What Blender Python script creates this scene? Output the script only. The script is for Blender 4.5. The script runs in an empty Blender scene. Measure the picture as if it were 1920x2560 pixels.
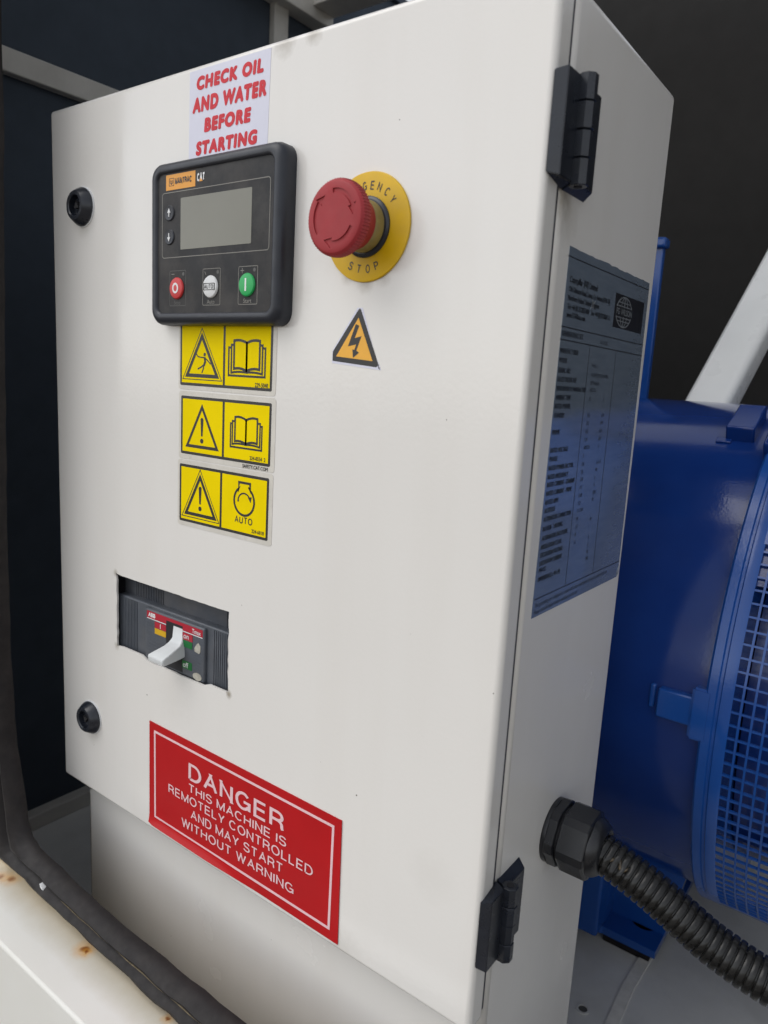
import bpy, bmesh, math, random
from math import radians, sin, cos, pi, tau
from mathutils import Vector, Matrix
random.seed(7)
scene = bpy.context.scene
COL = scene.collection
MM = 0.001

# ------------------------------------------------------------------ camera
cam_d = bpy.data.cameras.new('camera')
cam = bpy.data.objects.new('camera', cam_d); COL.objects.link(cam)
scene.camera = cam
cam_d.sensor_fit = 'VERTICAL'; cam_d.sensor_height = 36.0; cam_d.sensor_width = 27.0
cam_d.lens = 25.77
cam_d.clip_start = 0.02; cam_d.clip_end = 500
_R = ((0.80017824, 0.59715262, 0.05588863), (0.14960723, -0.10849235, -0.9827752), (-0.58080329, 0.79475667, -0.17615156))
_m = Matrix(((_R[0][0], -_R[1][0], -_R[2][0], 0.60413), (_R[0][1], -_R[1][1], -_R[2][1], -0.34178),
             (_R[0][2], -_R[1][2], -_R[2][2], 0.37952), (0, 0, 0, 1)))
cam.matrix_world = _m
cam_d.dof.use_dof = True
cam_d.dof.focus_distance = 0.52
cam_d.dof.aperture_fstop = 11.0

# ------------------------------------------------------------------ sky, sun, exposure
SUN_EL, SUN_AZ = 53.0, 220.0          # azimuth clockwise from +Y
world = bpy.data.worlds.new('World'); scene.world = world
world.use_nodes = True
wn = world.node_tree.nodes; wl = world.node_tree.links
sky = wn.new('ShaderNodeTexSky'); sky.sky_type = 'NISHITA'; sky.sun_disc = False
sky.sun_elevation = radians(SUN_EL); sky.sun_rotation = radians(SUN_AZ)
sky.air_density = 1.0; sky.dust_density = 1.0; sky.ozone_density = 1.0
hsv = wn.new('ShaderNodeHueSaturation'); hsv.inputs['Saturation'].default_value = 0.22
wl.new(sky.outputs['Color'], hsv.inputs['Color'])
wl.new(hsv.outputs['Color'], wn['Background'].inputs['Color'])
wn['Background'].inputs['Strength'].default_value = 0.15
sun_d = bpy.data.lights.new('sun', 'SUN'); sun = bpy.data.objects.new('sun', sun_d); COL.objects.link(sun)
sun_d.energy = 0.6; sun_d.angle = radians(46); sun_d.color = (1.0, 0.97, 0.93)
_dir = Vector((sin(radians(SUN_AZ)) * cos(radians(SUN_EL)), cos(radians(SUN_AZ)) * cos(radians(SUN_EL)), sin(radians(SUN_EL))))
sun.rotation_euler = _dir.to_track_quat('Z', 'Y').to_euler()
scene.view_settings.view_transform = 'Standard'; scene.view_settings.look = 'None'
scene.view_settings.exposure = 0.60; scene.view_settings.gamma = 1.0
scene.cycles.max_bounces = 8; scene.cycles.diffuse_bounces = 5; scene.cycles.glossy_bounces = 4
scene.cycles.sample_clamp_indirect = 6.0
scene.cycles.use_denoising = True

# ------------------------------------------------------------------ materials
class NT:
    def __init__(s, name):
        s.m = bpy.data.materials.new(name); s.m.use_nodes = True
        s.n = s.m.node_tree.nodes; s.l = s.m.node_tree.links; s.b = s.n['Principled BSDF']
        s.geo = None
    def pos(s):
        if s.geo is None: s.geo = s.n.new('ShaderNodeNewGeometry')
        return s.geo.outputs['Position']
    def noise(s, scale, detail=3, rough=0.55, vec=None):
        t = s.n.new('ShaderNodeTexNoise'); t.inputs['Scale'].default_value = scale
        t.inputs['Detail'].default_value = detail; t.inputs['Roughness'].default_value = rough
        s.l.new(vec or s.pos(), t.inputs['Vector']); return t.outputs['Fac']
    def stretch(s, sx, sy, sz):
        mp = s.n.new('ShaderNodeMapping'); mp.inputs['Scale'].default_value = (sx, sy, sz)
        s.l.new(s.pos(), mp.inputs['Vector']); return mp.outputs['Vector']
    def ramp(s, fac, lo, hi, a=0.0, b=1.0):
        r = s.n.new('ShaderNodeMapRange'); r.inputs['From Min'].default_value = lo; r.inputs['From Max'].default_value = hi
        r.inputs['To Min'].default_value = a; r.inputs['To Max'].default_value = b
        s.l.new(fac, r.inputs['Value']); return r.outputs['Result']
    def math(s, op, a, b=None):
        x = s.n.new('ShaderNodeMath'); x.operation = op
        for i, v in enumerate((a, b)):
            if v is None: continue
            if isinstance(v, (int, float)): x.inputs[i].default_value = v
            else: s.l.new(v, x.inputs[i])
        return x.outputs[0]
    def mix(s, fac, a, b):
        x = s.n.new('ShaderNodeMix'); x.data_type = 'RGBA'
        for sock, v in ((x.inputs['Factor'], fac), (x.inputs['A'], a), (x.inputs['B'], b)):
            pass
        def put(sock, v):
            if isinstance(v, tuple): sock.default_value = (*v, 1.0)
            elif isinstance(v, (int, float)): sock.default_value = v
            else: s.l.new(v, sock)
        put(x.inputs[0], fac); put(x.inputs[6], a); put(x.inputs[7], b)
        return x.outputs[2]
    def bump(s, h, strength=0.2, dist=0.001):
        b = s.n.new('ShaderNodeBump'); b.inputs['Strength'].default_value = strength; b.inputs['Distance'].default_value = dist
        s.l.new(h, b.inputs['Height']); s.l.new(b.outputs['Normal'], s.b.inputs['Normal'])
    def dist(s, p):      # distance of the shading point to a point in metres
        v = s.n.new('ShaderNodeVectorMath'); v.operation = 'DISTANCE'; v.inputs[1].default_value = p
        s.l.new(s.pos(), v.inputs[0]); return v.outputs['Value']
    def sep(s):
        x = s.n.new('ShaderNodeSeparateXYZ'); s.l.new(s.pos(), x.inputs[0]); return x.outputs
    def specks(s, scale, size, keep):
        """small separate dirt specks: voronoi cells, only some kept"""
        v = s.n.new('ShaderNodeTexVoronoi'); v.inputs['Scale'].default_value = scale
        s.l.new(s.pos(), v.inputs['Vector'])
        near = s.math('LESS_THAN', v.outputs['Distance'], size)
        sx = s.n.new('ShaderNodeSeparateColor'); s.l.new(v.outputs['Color'], sx.inputs[0])
        k = s.math('GREATER_THAN', sx.outputs[0], 1 - keep)
        return s.math('MULTIPLY', near, k)
    def col(s, c):
        if isinstance(c, tuple): s.b.inputs['Base Color'].default_value = (*c, 1)
        else: s.l.new(c, s.b.inputs['Base Color'])
    def rough(s, r):
        if isinstance(r, (int, float)): s.b.inputs['Roughness'].default_value = r
        else: s.l.new(r, s.b.inputs['Roughness'])

def plain(name, c, rough=0.5, metal=0.0, var=0.12, scale=60.0, bump=0.0, bscale=900.0, coat=0.0, spec=0.5, dust=0.0):
    t = NT(name)
    f = t.noise(scale, 4)
    base = t.mix(t.ramp(f, 0.3, 0.7), tuple(x * (1 - var) for x in c), tuple(min(1, x * (1 + var)) for x in c))
    if dust:
        d = t.math('MULTIPLY', t.ramp(t.noise(scale * 0.6, 6, 0.7), 0.42, 0.75), dust)
        base = t.mix(d, base, (0.23, 0.20, 0.165))
    t.col(base)
    t.rough(t.ramp(t.noise(scale * 1.7, 3), 0.3, 0.7, max(0.03, rough - 0.06), min(1, rough + 0.06)))
    t.b.inputs['Metallic'].default_value = metal
    t.b.inputs['Coat Weight'].default_value = coat
    t.b.inputs['Specular IOR Level'].default_value = spec
    if bump: t.bump(t.noise(bscale, 2), bump, 0.0005)
    return t.m

def paint(name, c, rough, peel=0.10, streak=0.05, speck=True, grime=()):
    """gloss powder coat: orange peel relief, faint run-down dirt, a few specks"""
    t = NT(name)
    big = t.noise(5.0, 3)
    base = t.mix(t.ramp(big, 0.3, 0.7), tuple(x * 0.965 for x in c), c)
    run = t.noise(26.0, 5, 0.6, t.stretch(1.0, 1.0, 0.10))
    base = t.mix(t.math('MULTIPLY', t.ramp(run, 0.45, 0.95), streak * 4), base, tuple(x * f for x, f in zip(c, (0.80, 0.76, 0.70))))
    if speck:
        base = t.mix(t.specks(55.0, 0.035, 0.10), base, (0.10, 0.085, 0.07))
        base = t.mix(t.specks(140.0, 0.05, 0.018), base, (0.16, 0.14, 0.12))
    for p, r, k in grime:
        dd = t.math('ADD', t.dist(p), t.math('MULTIPLY', t.math('SUBTRACT', t.noise(140, 5, 0.65), 0.5), r * 1.1))
        base = t.mix(t.ramp(dd, r, r * 0.2, 0.0, k), base, (0.26, 0.22, 0.16))
    t.col(base)
    t.rough(t.ramp(t.noise(18.0, 4), 0.3, 0.7, rough - 0.04, rough + 0.08))
    h = t.noise(330.0, 1)
    t.bump(h, peel, 0.0006)
    return t.m

M = {}
CREAM = (0.745, 0.722, 0.685)
GRIME = [((0.262, 0, 0.5735), 0.010, 0.45), ((0.285, 0, 0.5745), 0.008, 0.5), ((0.332, 0, 0.4335), 0.007, 0.40), ((0.345, 0, 0.436), 0.006, 0.35), ((0.318, 0, 0.437), 0.005, 0.30),
         ((0.046, 0, 0.484), 0.009, 0.16), ((0.047, 0, 0.056), 0.010, 0.18), ((0.224, 0, 0.149), 0.004, 0.8), ((0.085, 0, 0.212), 0.004, 0.5), ((0.086, 0, 0.149), 0.004, 0.5),
         ((0.16, 0, 0.13), 0.030, 0.07), ((0.300, 0, 0.47), 0.030, 0.06), ((0.05, 0, 0.53), 0.03, 0.06), ((0.279, 0, 0.43), 0.014, 0.14), ((0.405, 0, 0.09), 0.02, 0.06), ((0.34, 0, 0.003), 0.02, 0.14)]
M['cream'] = paint('cream_paint', CREAM, 0.13, peel=0.10, grime=GRIME)
M['cream_side'] = paint('cream_paint_cabinet', CREAM, 0.20, peel=0.04, streak=0.05, grime=[((0.4384, 0.024, 0.476), 0.012, 0.55), ((0.4384, 0.030, 0.468), 0.016, 0.25), ((0.4384, 0.098, 0.062), 0.010, 0.18)])
M['canopy'] = plain('canopy_paint', (0.60, 0.575, 0.52), 0.45, var=0.06, scale=14, bump=0.15, dust=0.35)
M['foam'] = plain('black_acoustic_foam', (0.066, 0.080, 0.100), 0.95, var=0.06, scale=35, bump=0.15, bscale=700, spec=0.1)
M['foam_r'] = plain('brown_black_foam', (0.030, 0.029, 0.028), 0.95, var=0.06, scale=30, bump=0.15, bscale=700, spec=0.1)
M['plastic'] = plain('black_plastic', (0.0115, 0.0145, 0.022), 0.30, var=0.2, bump=0.05, bscale=1500, dust=0.03)
M['bezel'] = plain('bezel_plastic', (0.012, 0.015, 0.024), 0.42, var=0.15, bump=0.05, bscale=2000, dust=0.04)
M['facepanel'] = plain('control_membrane', (0.019, 0.019, 0.021), 0.5, var=0.10, scale=40, bump=0.04, bscale=2500, dust=0.2, spec=0.25)
M['lcd'] = plain('grey_lcd', (0.165, 0.16, 0.125), 0.18, var=0.05, scale=20, dust=0.15)
M['inkgrey'] = plain('grey_print', (0.22, 0.21, 0.185), 0.5)
M['inkdim'] = plain('dim_grey_print', (0.085, 0.083, 0.078), 0.5)
M['white'] = plain('white_print', (0.74, 0.74, 0.74), 0.45, var=0.05)
M['black_ink'] = plain('black_print', (0.022, 0.021, 0.020), 0.42, var=0.1)
M['orange'] = plain('orange_print', (0.72, 0.30, 0.02), 0.4, var=0.05)
M['amber'] = plain('amber_print', (0.80, 0.40, 0.035), 0.4, var=0.04, scale=200)
M['yellow'] = plain('yellow_vinyl', (0.84, 0.64, 0.0), 0.6, var=0.05, scale=25, spec=0.05)
M['vinyl'] = plain('clear_vinyl_edge', (0.62, 0.59, 0.53), 0.3, var=0.06, dust=0.15)
M['disc'] = plain('yellow_plate', (0.68, 0.42, 0.002), 0.42, var=0.10, scale=30, dust=0.22, spec=0.3)
M['red'] = plain('red_cap', (0.32, 0.026, 0.032), 0.52, var=0.08, scale=80, bump=0.10, bscale=1500, dust=0.05, spec=0.3)
M['collar'] = plain('dirty_collar', (0.26, 0.20, 0.06), 0.5, var=0.35, scale=60, dust=0.6)
M['btn_red'] = plain('red_button', (0.55, 0.028, 0.03), 0.35, var=0.04)
M['btn_green'] = plain('green_button', (0.008, 0.36, 0.085), 0.35, var=0.04)
M['btn_white'] = plain('white_button', (0.66, 0.66, 0.66), 0.35, var=0.04)
M['paper'] = plain('lilac_white_paper', (0.66, 0.66, 0.76), 0.55, var=0.03, scale=30)
M['red_ink'] = plain('red_ink', (0.60, 0.030, 0.045), 0.55, var=0.10, scale=420, spec=0.3)
M['sign_red'] = plain('sign_red', (0.43, 0.008, 0.011), 0.35, var=0.05, scale=25, spec=0.2)
M['pink'] = plain('sign_lettering', (0.76, 0.52, 0.54), 0.4, var=0.04)
M['breaker'] = plain('grey_breaker_plastic', (0.075, 0.085, 0.102), 0.45, var=0.12, bump=0.06, dust=0.15)
M['breaker_dark'] = plain('dark_breaker_plastic', (0.055, 0.062, 0.076), 0.5, var=0.12, dust=0.2)
M['brk_red'] = plain('breaker_red', (0.40, 0.012, 0.03), 0.4, var=0.05)
M['brk_green'] = plain('breaker_green', (0.006, 0.14, 0.03), 0.4, var=0.05)
M['brk_yellow'] = plain('breaker_yellow', (0.62, 0.36, 0.01), 0.4, var=0.05)
M['toggle'] = plain('grey_toggle', (0.60, 0.62, 0.62), 0.42, var=0.05, dust=0.1)
M['beige_spot'] = plain('worn_beige_label', (0.42, 0.40, 0.34), 0.6, var=0.2, scale=200)
M['beige_dust'] = plain('tan_dust', (0.16, 0.125, 0.075), 0.8, var=0.4, scale=300)
M['rubber'] = plain('black_rubber', (0.0145, 0.0125, 0.013), 0.6, var=0.15, scale=120, bump=0.15, bscale=1200, dust=0.05, spec=0.25)
M['gasket'] = plain('grey_foam_gasket', (0.045, 0.043, 0.055), 0.9, var=0.4, scale=900)
M['nylon'] = plain('black_nylon', (0.010, 0.011, 0.014), 0.32, var=0.15, bump=0.04, bscale=1500, dust=0.03)
M['hose'] = plain('black_conduit', (0.010, 0.010, 0.010), 0.26, var=0.2, scale=90, bump=0.03, dust=0.02, spec=0.35)
M['glue'] = plain('yellowed_glue', (0.050, 0.032, 0.012), 0.3, var=0.7, scale=300)
M['bare'] = plain('bare_metal_chip', (0.55, 0.54, 0.52), 0.35, metal=0.3, var=0.2)
M['dark'] = plain('dark_void', (0.012, 0.012, 0.014), 0.8)
M['hole'] = plain('hole_shade', (0.10, 0.10, 0.095), 0.9)  # shade inside a hole, put into the colour of flat discs
M['washer'] = plain('pale_washer', (0.72, 0.73, 0.74), 0.35)
M['floor'] = plain('grey_white_floor_paint', (0.72, 0.715, 0.68), 0.38, var=0.06, scale=16, bump=0.10, dust=0.22)
M['weld'] = plain('weld_seam_paint', (0.76, 0.74, 0.68), 0.5, var=0.10, scale=90, bump=0.3, bscale=250, dust=0.15)
M['ground'] = plain('bounce_ground', (0.20, 0.17, 0.135), 0.9, var=0.15, scale=3, bump=0.2, bscale=60)
M['strut'] = plain('white_strut_paint', (0.88, 0.88, 0.85), 0.3, var=0.03, scale=20)

# alternator blue: thick gloss enamel
t = NT('blue_enamel')
t.col(t.mix(t.ramp(t.noise(12, 4), 0.3, 0.7), (0.006, 0.030, 0.170), (0.009, 0.042, 0.215)))
t.rough(t.ramp(t.noise(30, 3), 0.3, 0.7, 0.09, 0.17))
t.bump(t.noise(420, 1), 0.07, 0.0006)
M['blue'] = t.m
t = NT('blue_enamel_lit_copy')  # brighter copy of the enamel: missing light put into foot and grille colour
t.col(t.mix(t.ramp(t.noise(18, 4), 0.3, 0.7), (0.011, 0.070, 0.300), (0.014, 0.085, 0.350)))
t.rough(0.17); t.bump(t.noise(420, 1), 0.12, 0.0006)
M['blue2'] = t.m

# rating plate: brushed metallic foil
t = NT('silver_foil_plate')
f = t.noise(300, 3, 0.6, t.stretch(0.15, 0.15, 1.0))
t.col(t.mix(t.ramp(f, 0.3, 0.7), (0.27, 0.335, 0.43), (0.32, 0.39, 0.49)))
t.b.inputs['Metallic'].default_value = 0.6
t.rough(t.ramp(t.noise(40, 4), 0.3, 0.7, 0.12, 0.20))
t.bump(t.noise(120, 2), 0.04, 0.0006)
M['foil'] = t.m
M['foil_ink'] = plain('plate_print', (0.012, 0.013, 0.018), 0.45, var=0.1)
M['foil_light'] = plain('plate_logo_silver', (0.42, 0.45, 0.48), 0.3, metal=0.6)

# sill: white gloss with rust and grime of its own
t = NT('rusty_white_sill')
base = t.mix(t.ramp(t.noise(7, 4), 0.3, 0.7), (0.72, 0.71, 0.66), (0.77, 0.765, 0.73))
xyz = t.sep()
n1 = t.noise(22, 5, 0.65)
edge = t.math('ADD', xyz[1], t.math('MULTIPLY', t.math('SUBTRACT', n1, 0.5), 0.016))
grime = t.ramp(edge, -0.082, -0.052, 0.0, 0.80)
base = t.mix(grime, base, (0.40, 0.30, 0.15))
for (p, r, k) in (((0.1338, -0.0619, -0.072), 0.0120, 1.0), ((0.1368, -0.0633, -0.072), 0.0050, 1.0), ((0.2352, -0.0605, -0.072), 0.0060, 0.9),
                  ((0.0127, -0.0590, -0.072), 0.0110, 0.8), ((0.0030, -0.0630, -0.072), 0.0100, 0.8)):
    d = t.math('ADD', t.dist(p), t.math('MULTIPLY', t.math('SUBTRACT', t.noise(260, 4), 0.5), 0.006))
    halo = t.ramp(d, r, r * 0.25, 0.0, 0.55 * k)
    base = t.mix(halo, base, (0.62, 0.30, 0.045))
    core = t.ramp(d, r * 0.38, r * 0.12, 0.0, 0.95 * k)
    base = t.mix(core, base, (0.20, 0.055, 0.008))
base = t.mix(t.specks(170.0, 0.055, 0.05), base, (0.09, 0.07, 0.05))
base = t.mix(t.specks(90.0, 0.03, 0.12), base, (0.12, 0.10, 0.08))
t.col(base); t.rough(0.33); t.bump(t.noise(120, 3), 0.12, 0.0008)
M['sill'] = t.m

# ------------------------------------------------------------------ object helpers (all shapes in millimetres)
def finish(bm, angle=38):
    a = radians(angle)
    for f in bm.faces: f.smooth = True
    for e in bm.edges:
        if len(e.link_faces) == 2:
            try:
                if e.calc_face_angle() > a: e.smooth = False
            except ValueError: pass
        else: e.smooth = False

class Thing:
    def __init__(s, name, label, cat, base, group=None):
        s.base = Vector(base)
        s.e = bpy.data.objects.new(name, None); COL.objects.link(s.e)
        s.e.empty_display_size = 0.02
        s.e.location = s.base * MM
        s.e['label'] = label; s.e['category'] = cat
        if group: s.e['group'] = group
    def part(s, name, bm, mat, parent=None, label=None, smooth=None, flat=False):
        o = make(name, bm, mat, s.base, smooth, flat)
        o.parent = (parent or s.e)
        if name.endswith('_ribs') or name in ('small_print', 'chipped_paint_edge', 'table_lines'): o['kind'] = 'stuff'
        if label: o['label'] = label
        return o

def make(name, bm, mat, base=(0, 0, 0), smooth=None, flat=False):
    bmesh.ops.recalc_face_normals(bm, faces=bm.faces[:])
    if smooth is not None: finish(bm, smooth)
    me = bpy.data.meshes.new(name)
    b = Vector(base)
    for v in bm.verts: v.co = (v.co - b) * MM
    bm.to_mesh(me); bm.free()
    me.materials.append(M[mat] if isinstance(mat, str) else mat)
    o = bpy.data.objects.new(name, me); COL.objects.link(o)
    return o

def tagged(o, label, cat, group=None, kind=None):
    o['label'] = label; o['category'] = cat
    if group: o['group'] = group
    if kind: o['kind'] = kind
    return o

def structure(name, bm, mat):
    o = make(name, bm, mat); o['kind'] = 'structure'; return o

def dup(o, parent, offset=(0, 0, 0)):
    c = o.copy(); COL.objects.link(c); c.parent = parent
    c.location = Vector(offset) * MM
    return c

W = 438.4
def FR(u, v, d=0.0): return Vector((u, -d, v))            # on the front of the door
def SD(u, v, d=0.0): return Vector((W + d, u, v))         # on the right-hand side of the cabinet

def nb(): return bmesh.new()

def box(bm, x0, x1, y0, y1, z0, z1, r=0.0, seg=3, edges=None):
    vs = [bm.verts.new((x, y, z)) for x in (x0, x1) for y in (y0, y1) for z in (z0, z1)]
    q = [(0, 1, 3, 2), (4, 6, 7, 5), (0, 4, 5, 1), (2, 3, 7, 6), (0, 2, 6, 4), (1, 5, 7, 3)]
    fs = [bm.faces.new([vs[i] for i in k]) for k in q]
    bmesh.ops.recalc_face_normals(bm, faces=fs)
    if r:
        es = list({e for f in fs for e in f.edges})
        if edges: es = [e for e in es if edges(e.verts[0].co, e.verts[1].co)]
        g = bmesh.ops.bevel(bm, geom=es, offset=r, segments=seg, profile=0.5, affect='EDGES')
        for f in g['faces']: f.smooth = True
    return bm

def prism(bm, pts, mp, d0, d1):
    a = [bm.verts.new(mp(u, v, d0)) for u, v in pts]; b = [bm.verts.new(mp(u, v, d1)) for u, v in pts]
    n = len(pts)
    bm.faces.new(b); bm.faces.new(a[::-1])
    for i in range(n):
        bm.faces.new((a[i], a[(i + 1) % n], b[(i + 1) % n], b[i]))
    return bm

def ringprism(bm, outer, inner, mp, d0, d1):
    n = len(outer)
    L = [[bm.verts.new(mp(u, v, d)) for u, v in P] for P in (outer, inner) for d in (d0, d1)]
    o0, o1, i0, i1 = L
    for k in range(n):
        j = (k + 1) % n
        bm.faces.new((o1[k], o1[j], i1[j], i1[k])); bm.faces.new((o0[j], o0[k], i0[k], i0[j]))
        bm.faces.new((o0[k], o0[j], o1[j], o1[k])); bm.faces.new((i0[j], i0[k], i1[k], i1[j]))
    return bm

def rrect(u0, u1, v0, v1, r, n=5):
    P = []
    for (cx, cy, a0) in ((u1 - r, v1 - r, 0), (u0 + r, v1 - r, 90), (u0 + r, v0 + r, 180), (u1 - r, v0 + r, 270)):
        for i in range(n + 1):
            a = radians(a0 + 90 * i / n); P.append((cx + r * cos(a), cy + r * sin(a)))
    return P

def circ(cu, cv, r, n=40, ru=None):
    return [(cu + (ru or r) * cos(tau * i / n), cv + r * sin(tau * i / n)) for i in range(n)]

def offset_path(pts, w, closed):
    n = len(pts); out = []
    for i in range(n):
        p = Vector(pts[i])
        a = Vector(pts[i - 1]) if (closed or i > 0) else None
        b = Vector(pts[(i + 1) % n]) if (closed or i < n - 1) else None
        d1 = (p - a).normalized() if a is not None else None
        d2 = (b - p).normalized() if b is not None else None
        if d1 is None: d1 = d2
        if d2 is None: d2 = d1
        n1 = Vector((-d1.y, d1.x)); n2 = Vector((-d2.y, d2.x))
        m = n1 + n2
        if m.length < 1e-6: m = n1
        m.normalize(); k = w / max(0.35, m.dot(n1))
        out.append((p.x + m.x * k, p.y + m.y * k))
    return out

def stroke(bm, pts, w, mp, d0, d1, closed=False):
    a = offset_path(pts, w / 2, closed); b = offset_path(pts, -w / 2, closed)
    if closed: return ringprism(bm, a, b, mp, d0, d1)
    return prism(bm, a + b[::-1], mp, d0, d1)

def lathe(bm, prof, mp, n=48, mod=None):
    """prof: (radius, height) rings; mp(cx, sy, h) -> Vector; closed at both ends"""
    rings = []
    for k, (r, h) in enumerate(prof):
        rr = []
        for i in range(n):
            a = tau * i / n
            q = r + (mod(k, i) if mod else 0)
            rr.append(bm.verts.new(mp(q * cos(a), q * sin(a), h)))
        rings.append(rr)
    for A, B in zip(rings, rings[1:]):
        for i in range(n):
            j = (i + 1) % n
            bm.faces.new((A[i], A[j], B[j], B[i]))
    bm.faces.new(rings[0][::-1]); bm.faces.new(rings[-1])
    return bm

def sheet_with_holes(bm, outer, holes, mp, d):
    """flat filled region with holes at depth d; returns loops of verts"""
    loops = []
    edges = []
    for P in [outer] + holes:
        vs = [bm.verts.new(mp(u, v, d)) for u, v in P]
        for i in range(len(vs)): edges.append(bm.edges.new((vs[i], vs[(i + 1) % len(vs)])))
        loops.append(vs)
    bmesh.ops.triangle_fill(bm, edges=edges, use_beauty=True, use_dissolve=False)
    return loops

def wall(bm, loop, delta):
    n = len(loop); b = [bm.verts.new(v.co + Vector(delta)) for v in loop]
    for i in range(n):
        j = (i + 1) % n
        bm.faces.new((loop[i], loop[j], b[j], b[i]))
    return b

_tc = {}
def text_bm(s, u0, u1, v0, v1, mp, d0, d1, bold=0.0, res=3, space=1.0, bm=None, shear=0.0):
    """lettering fitted into the box u0..u1, v0..v1 (capital height box)"""
    key = (s, res, space, shear)
    if key not in _tc:
        c = bpy.data.curves.new('lettering', 'FONT'); c.body = s; c.size = 1.0
        c.resolution_u = res; c.space_character = space; c.fill_mode = 'FRONT'; c.shear = shear
        o = bpy.data.objects.new('lettering', c); COL.objects.link(o)
        dg = bpy.context.evaluated_depsgraph_get()
        me = bpy.data.meshes.new_from_object(o.evaluated_get(dg))
        co = [tuple(v.co) for v in me.vertices]; fs = [tuple(p.vertices) for p in me.polygons]
        bpy.data.objects.remove(o); bpy.data.curves.remove(c); bpy.data.meshes.remove(me)
        _tc[key] = (co, fs)
    co, fs = _tc[key]
    if bm is None: bm = nb()
    x0 = min(c[0] for c in co); x1 = max(c[0] for c in co)
    ys = [c[1] for c in co]
    lo = -bold; hi = max(ys) + bold; x0 -= bold; x1 += bold
    sx = (u1 - u0) / (x1 - x0); sy = (v1 - v0) / (hi - lo)
    # heavier weights: the outline laid over itself, spread by the stroke gain
    if bold < 0.004: offs = [(0, 0)]
    else: offs = [(bold * cos(tau * k / 8), bold * sin(tau * k / 8)) for k in range(8)]
    for q, (bx, by) in enumerate(offs):
        vs = [bm.verts.new(mp(u0 + (c[0] + bx - x0) * sx, v0 + (c[1] + by - lo) * sy, d1 + q * 0.016)) for c in co]
        for f in fs:
            try: bm.faces.new([vs[i] for i in f])
            except ValueError: pass
    return bm

def _arc(cx, cy, rx, ry, a0, a1, n=12):
    return [(cx + rx * cos(radians(a0 + (a1 - a0) * i / n)), cy + ry * sin(radians(a0 + (a1 - a0) * i / n))) for i in range(n + 1)]
GL = {
 'A': (.70, [[(0, 0), (.35, 1), (.70, 0)], [(.13, .34), (.57, .34)]]),
 'B': (.60, [[(0, .52), (.36, .52)] + _arc(.36, .26, .24, .26, 90, -90)[1:] + [(0, 0), (0, 1), (.34, 1)] + _arc(.34, .76, .22, .24, 90, -90)[1:]]),
 'C': (.70, [_arc(.36, .5, .36, .5, 42, 318, 22)]),
 'D': (.66, [[(0, 0), (0, 1), (.28, 1)] + _arc(.28, .5, .38, .5, 90, -90, 16)[1:] + [(.01, 0)]]),
 'E': (.56, [[(.56, 1), (0, 1), (0, 0), (.57, 0)], [(0, .52), (.52, .52)]]),
 'F': (.52, [[(.53, 1), (0, 1), (0, 0)], [(0, .50), (.46, .50)]]),
 'G': (.74, [_arc(.36, .5, .36, .5, 42, 330, 24), [(.40, .46), (.72, .46), (.72, 0)]]),
 'H': (.62, [[(0, 0), (0, 1)], [(.62, 0), (.62, 1)], [(0, .52), (.62, .52)]]),
 'I': (.0, [[(0, 0), (0, 1)]]),
 'K': (.62, [[(0, 0), (0, 1)], [(.58, 1), (.02, .36)], [(.20, .57), (.62, 0)]]),
 'L': (.50, [[(0, 1), (0, 0), (.50, 0)]]),
 'M': (.78, [[(0, 0), (0, 1), (.39, .04), (.78, 1), (.78, 0)]]),
 'N': (.62, [[(0, 0), (0, 1), (.62, 0), (.62, 1)]]),
 'O': (.76, [_arc(.38, .5, .38, .5, 0, 348.75, 31)]),
 'P': (.58, [[(0, 0), (0, 1), (.32, 1)] + _arc(.32, .735, .26, .265, 90, -90)[1:] + [(0, .47)]]),
 'R': (.62, [[(0, 0), (0, 1), (.34, 1)] + _arc(.34, .745, .25, .255, 90, -90)[1:] + [(0, .49)], [(.36, .49), (.50, .43), (.575, .32), (.59, .10), (.63, 0)]]),
 'S': (.60, [_arc(.30, .755, .28, .245, 15, 250, 16) + _arc(.30, .255, .30, .255, 82, -165, 18)]),
 'T': (.62, [[(0, 1), (.62, 1)], [(.31, 1), (.31, 0)]]),
 'U': (.60, [[(0, 1), (0, .30)] + _arc(.30, .30, .30, .30, 180, 360, 14)[1:] + [(.60, 1)]]),
 'V': (.66, [[(0, 1), (.33, 0), (.66, 1)]]),
 'W': (.98, [[(0, 1), (.25, 0), (.49, 1), (.73, 0), (.98, 1)]]),
 'X': (.62, [[(0, 0), (.62, 1)], [(0, 1), (.62, 0)]]),
 'Y': (.64, [[(0, 1), (.32, .44), (.64, 1)], [(.32, .46), (.32, 0)]]),
}
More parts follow.
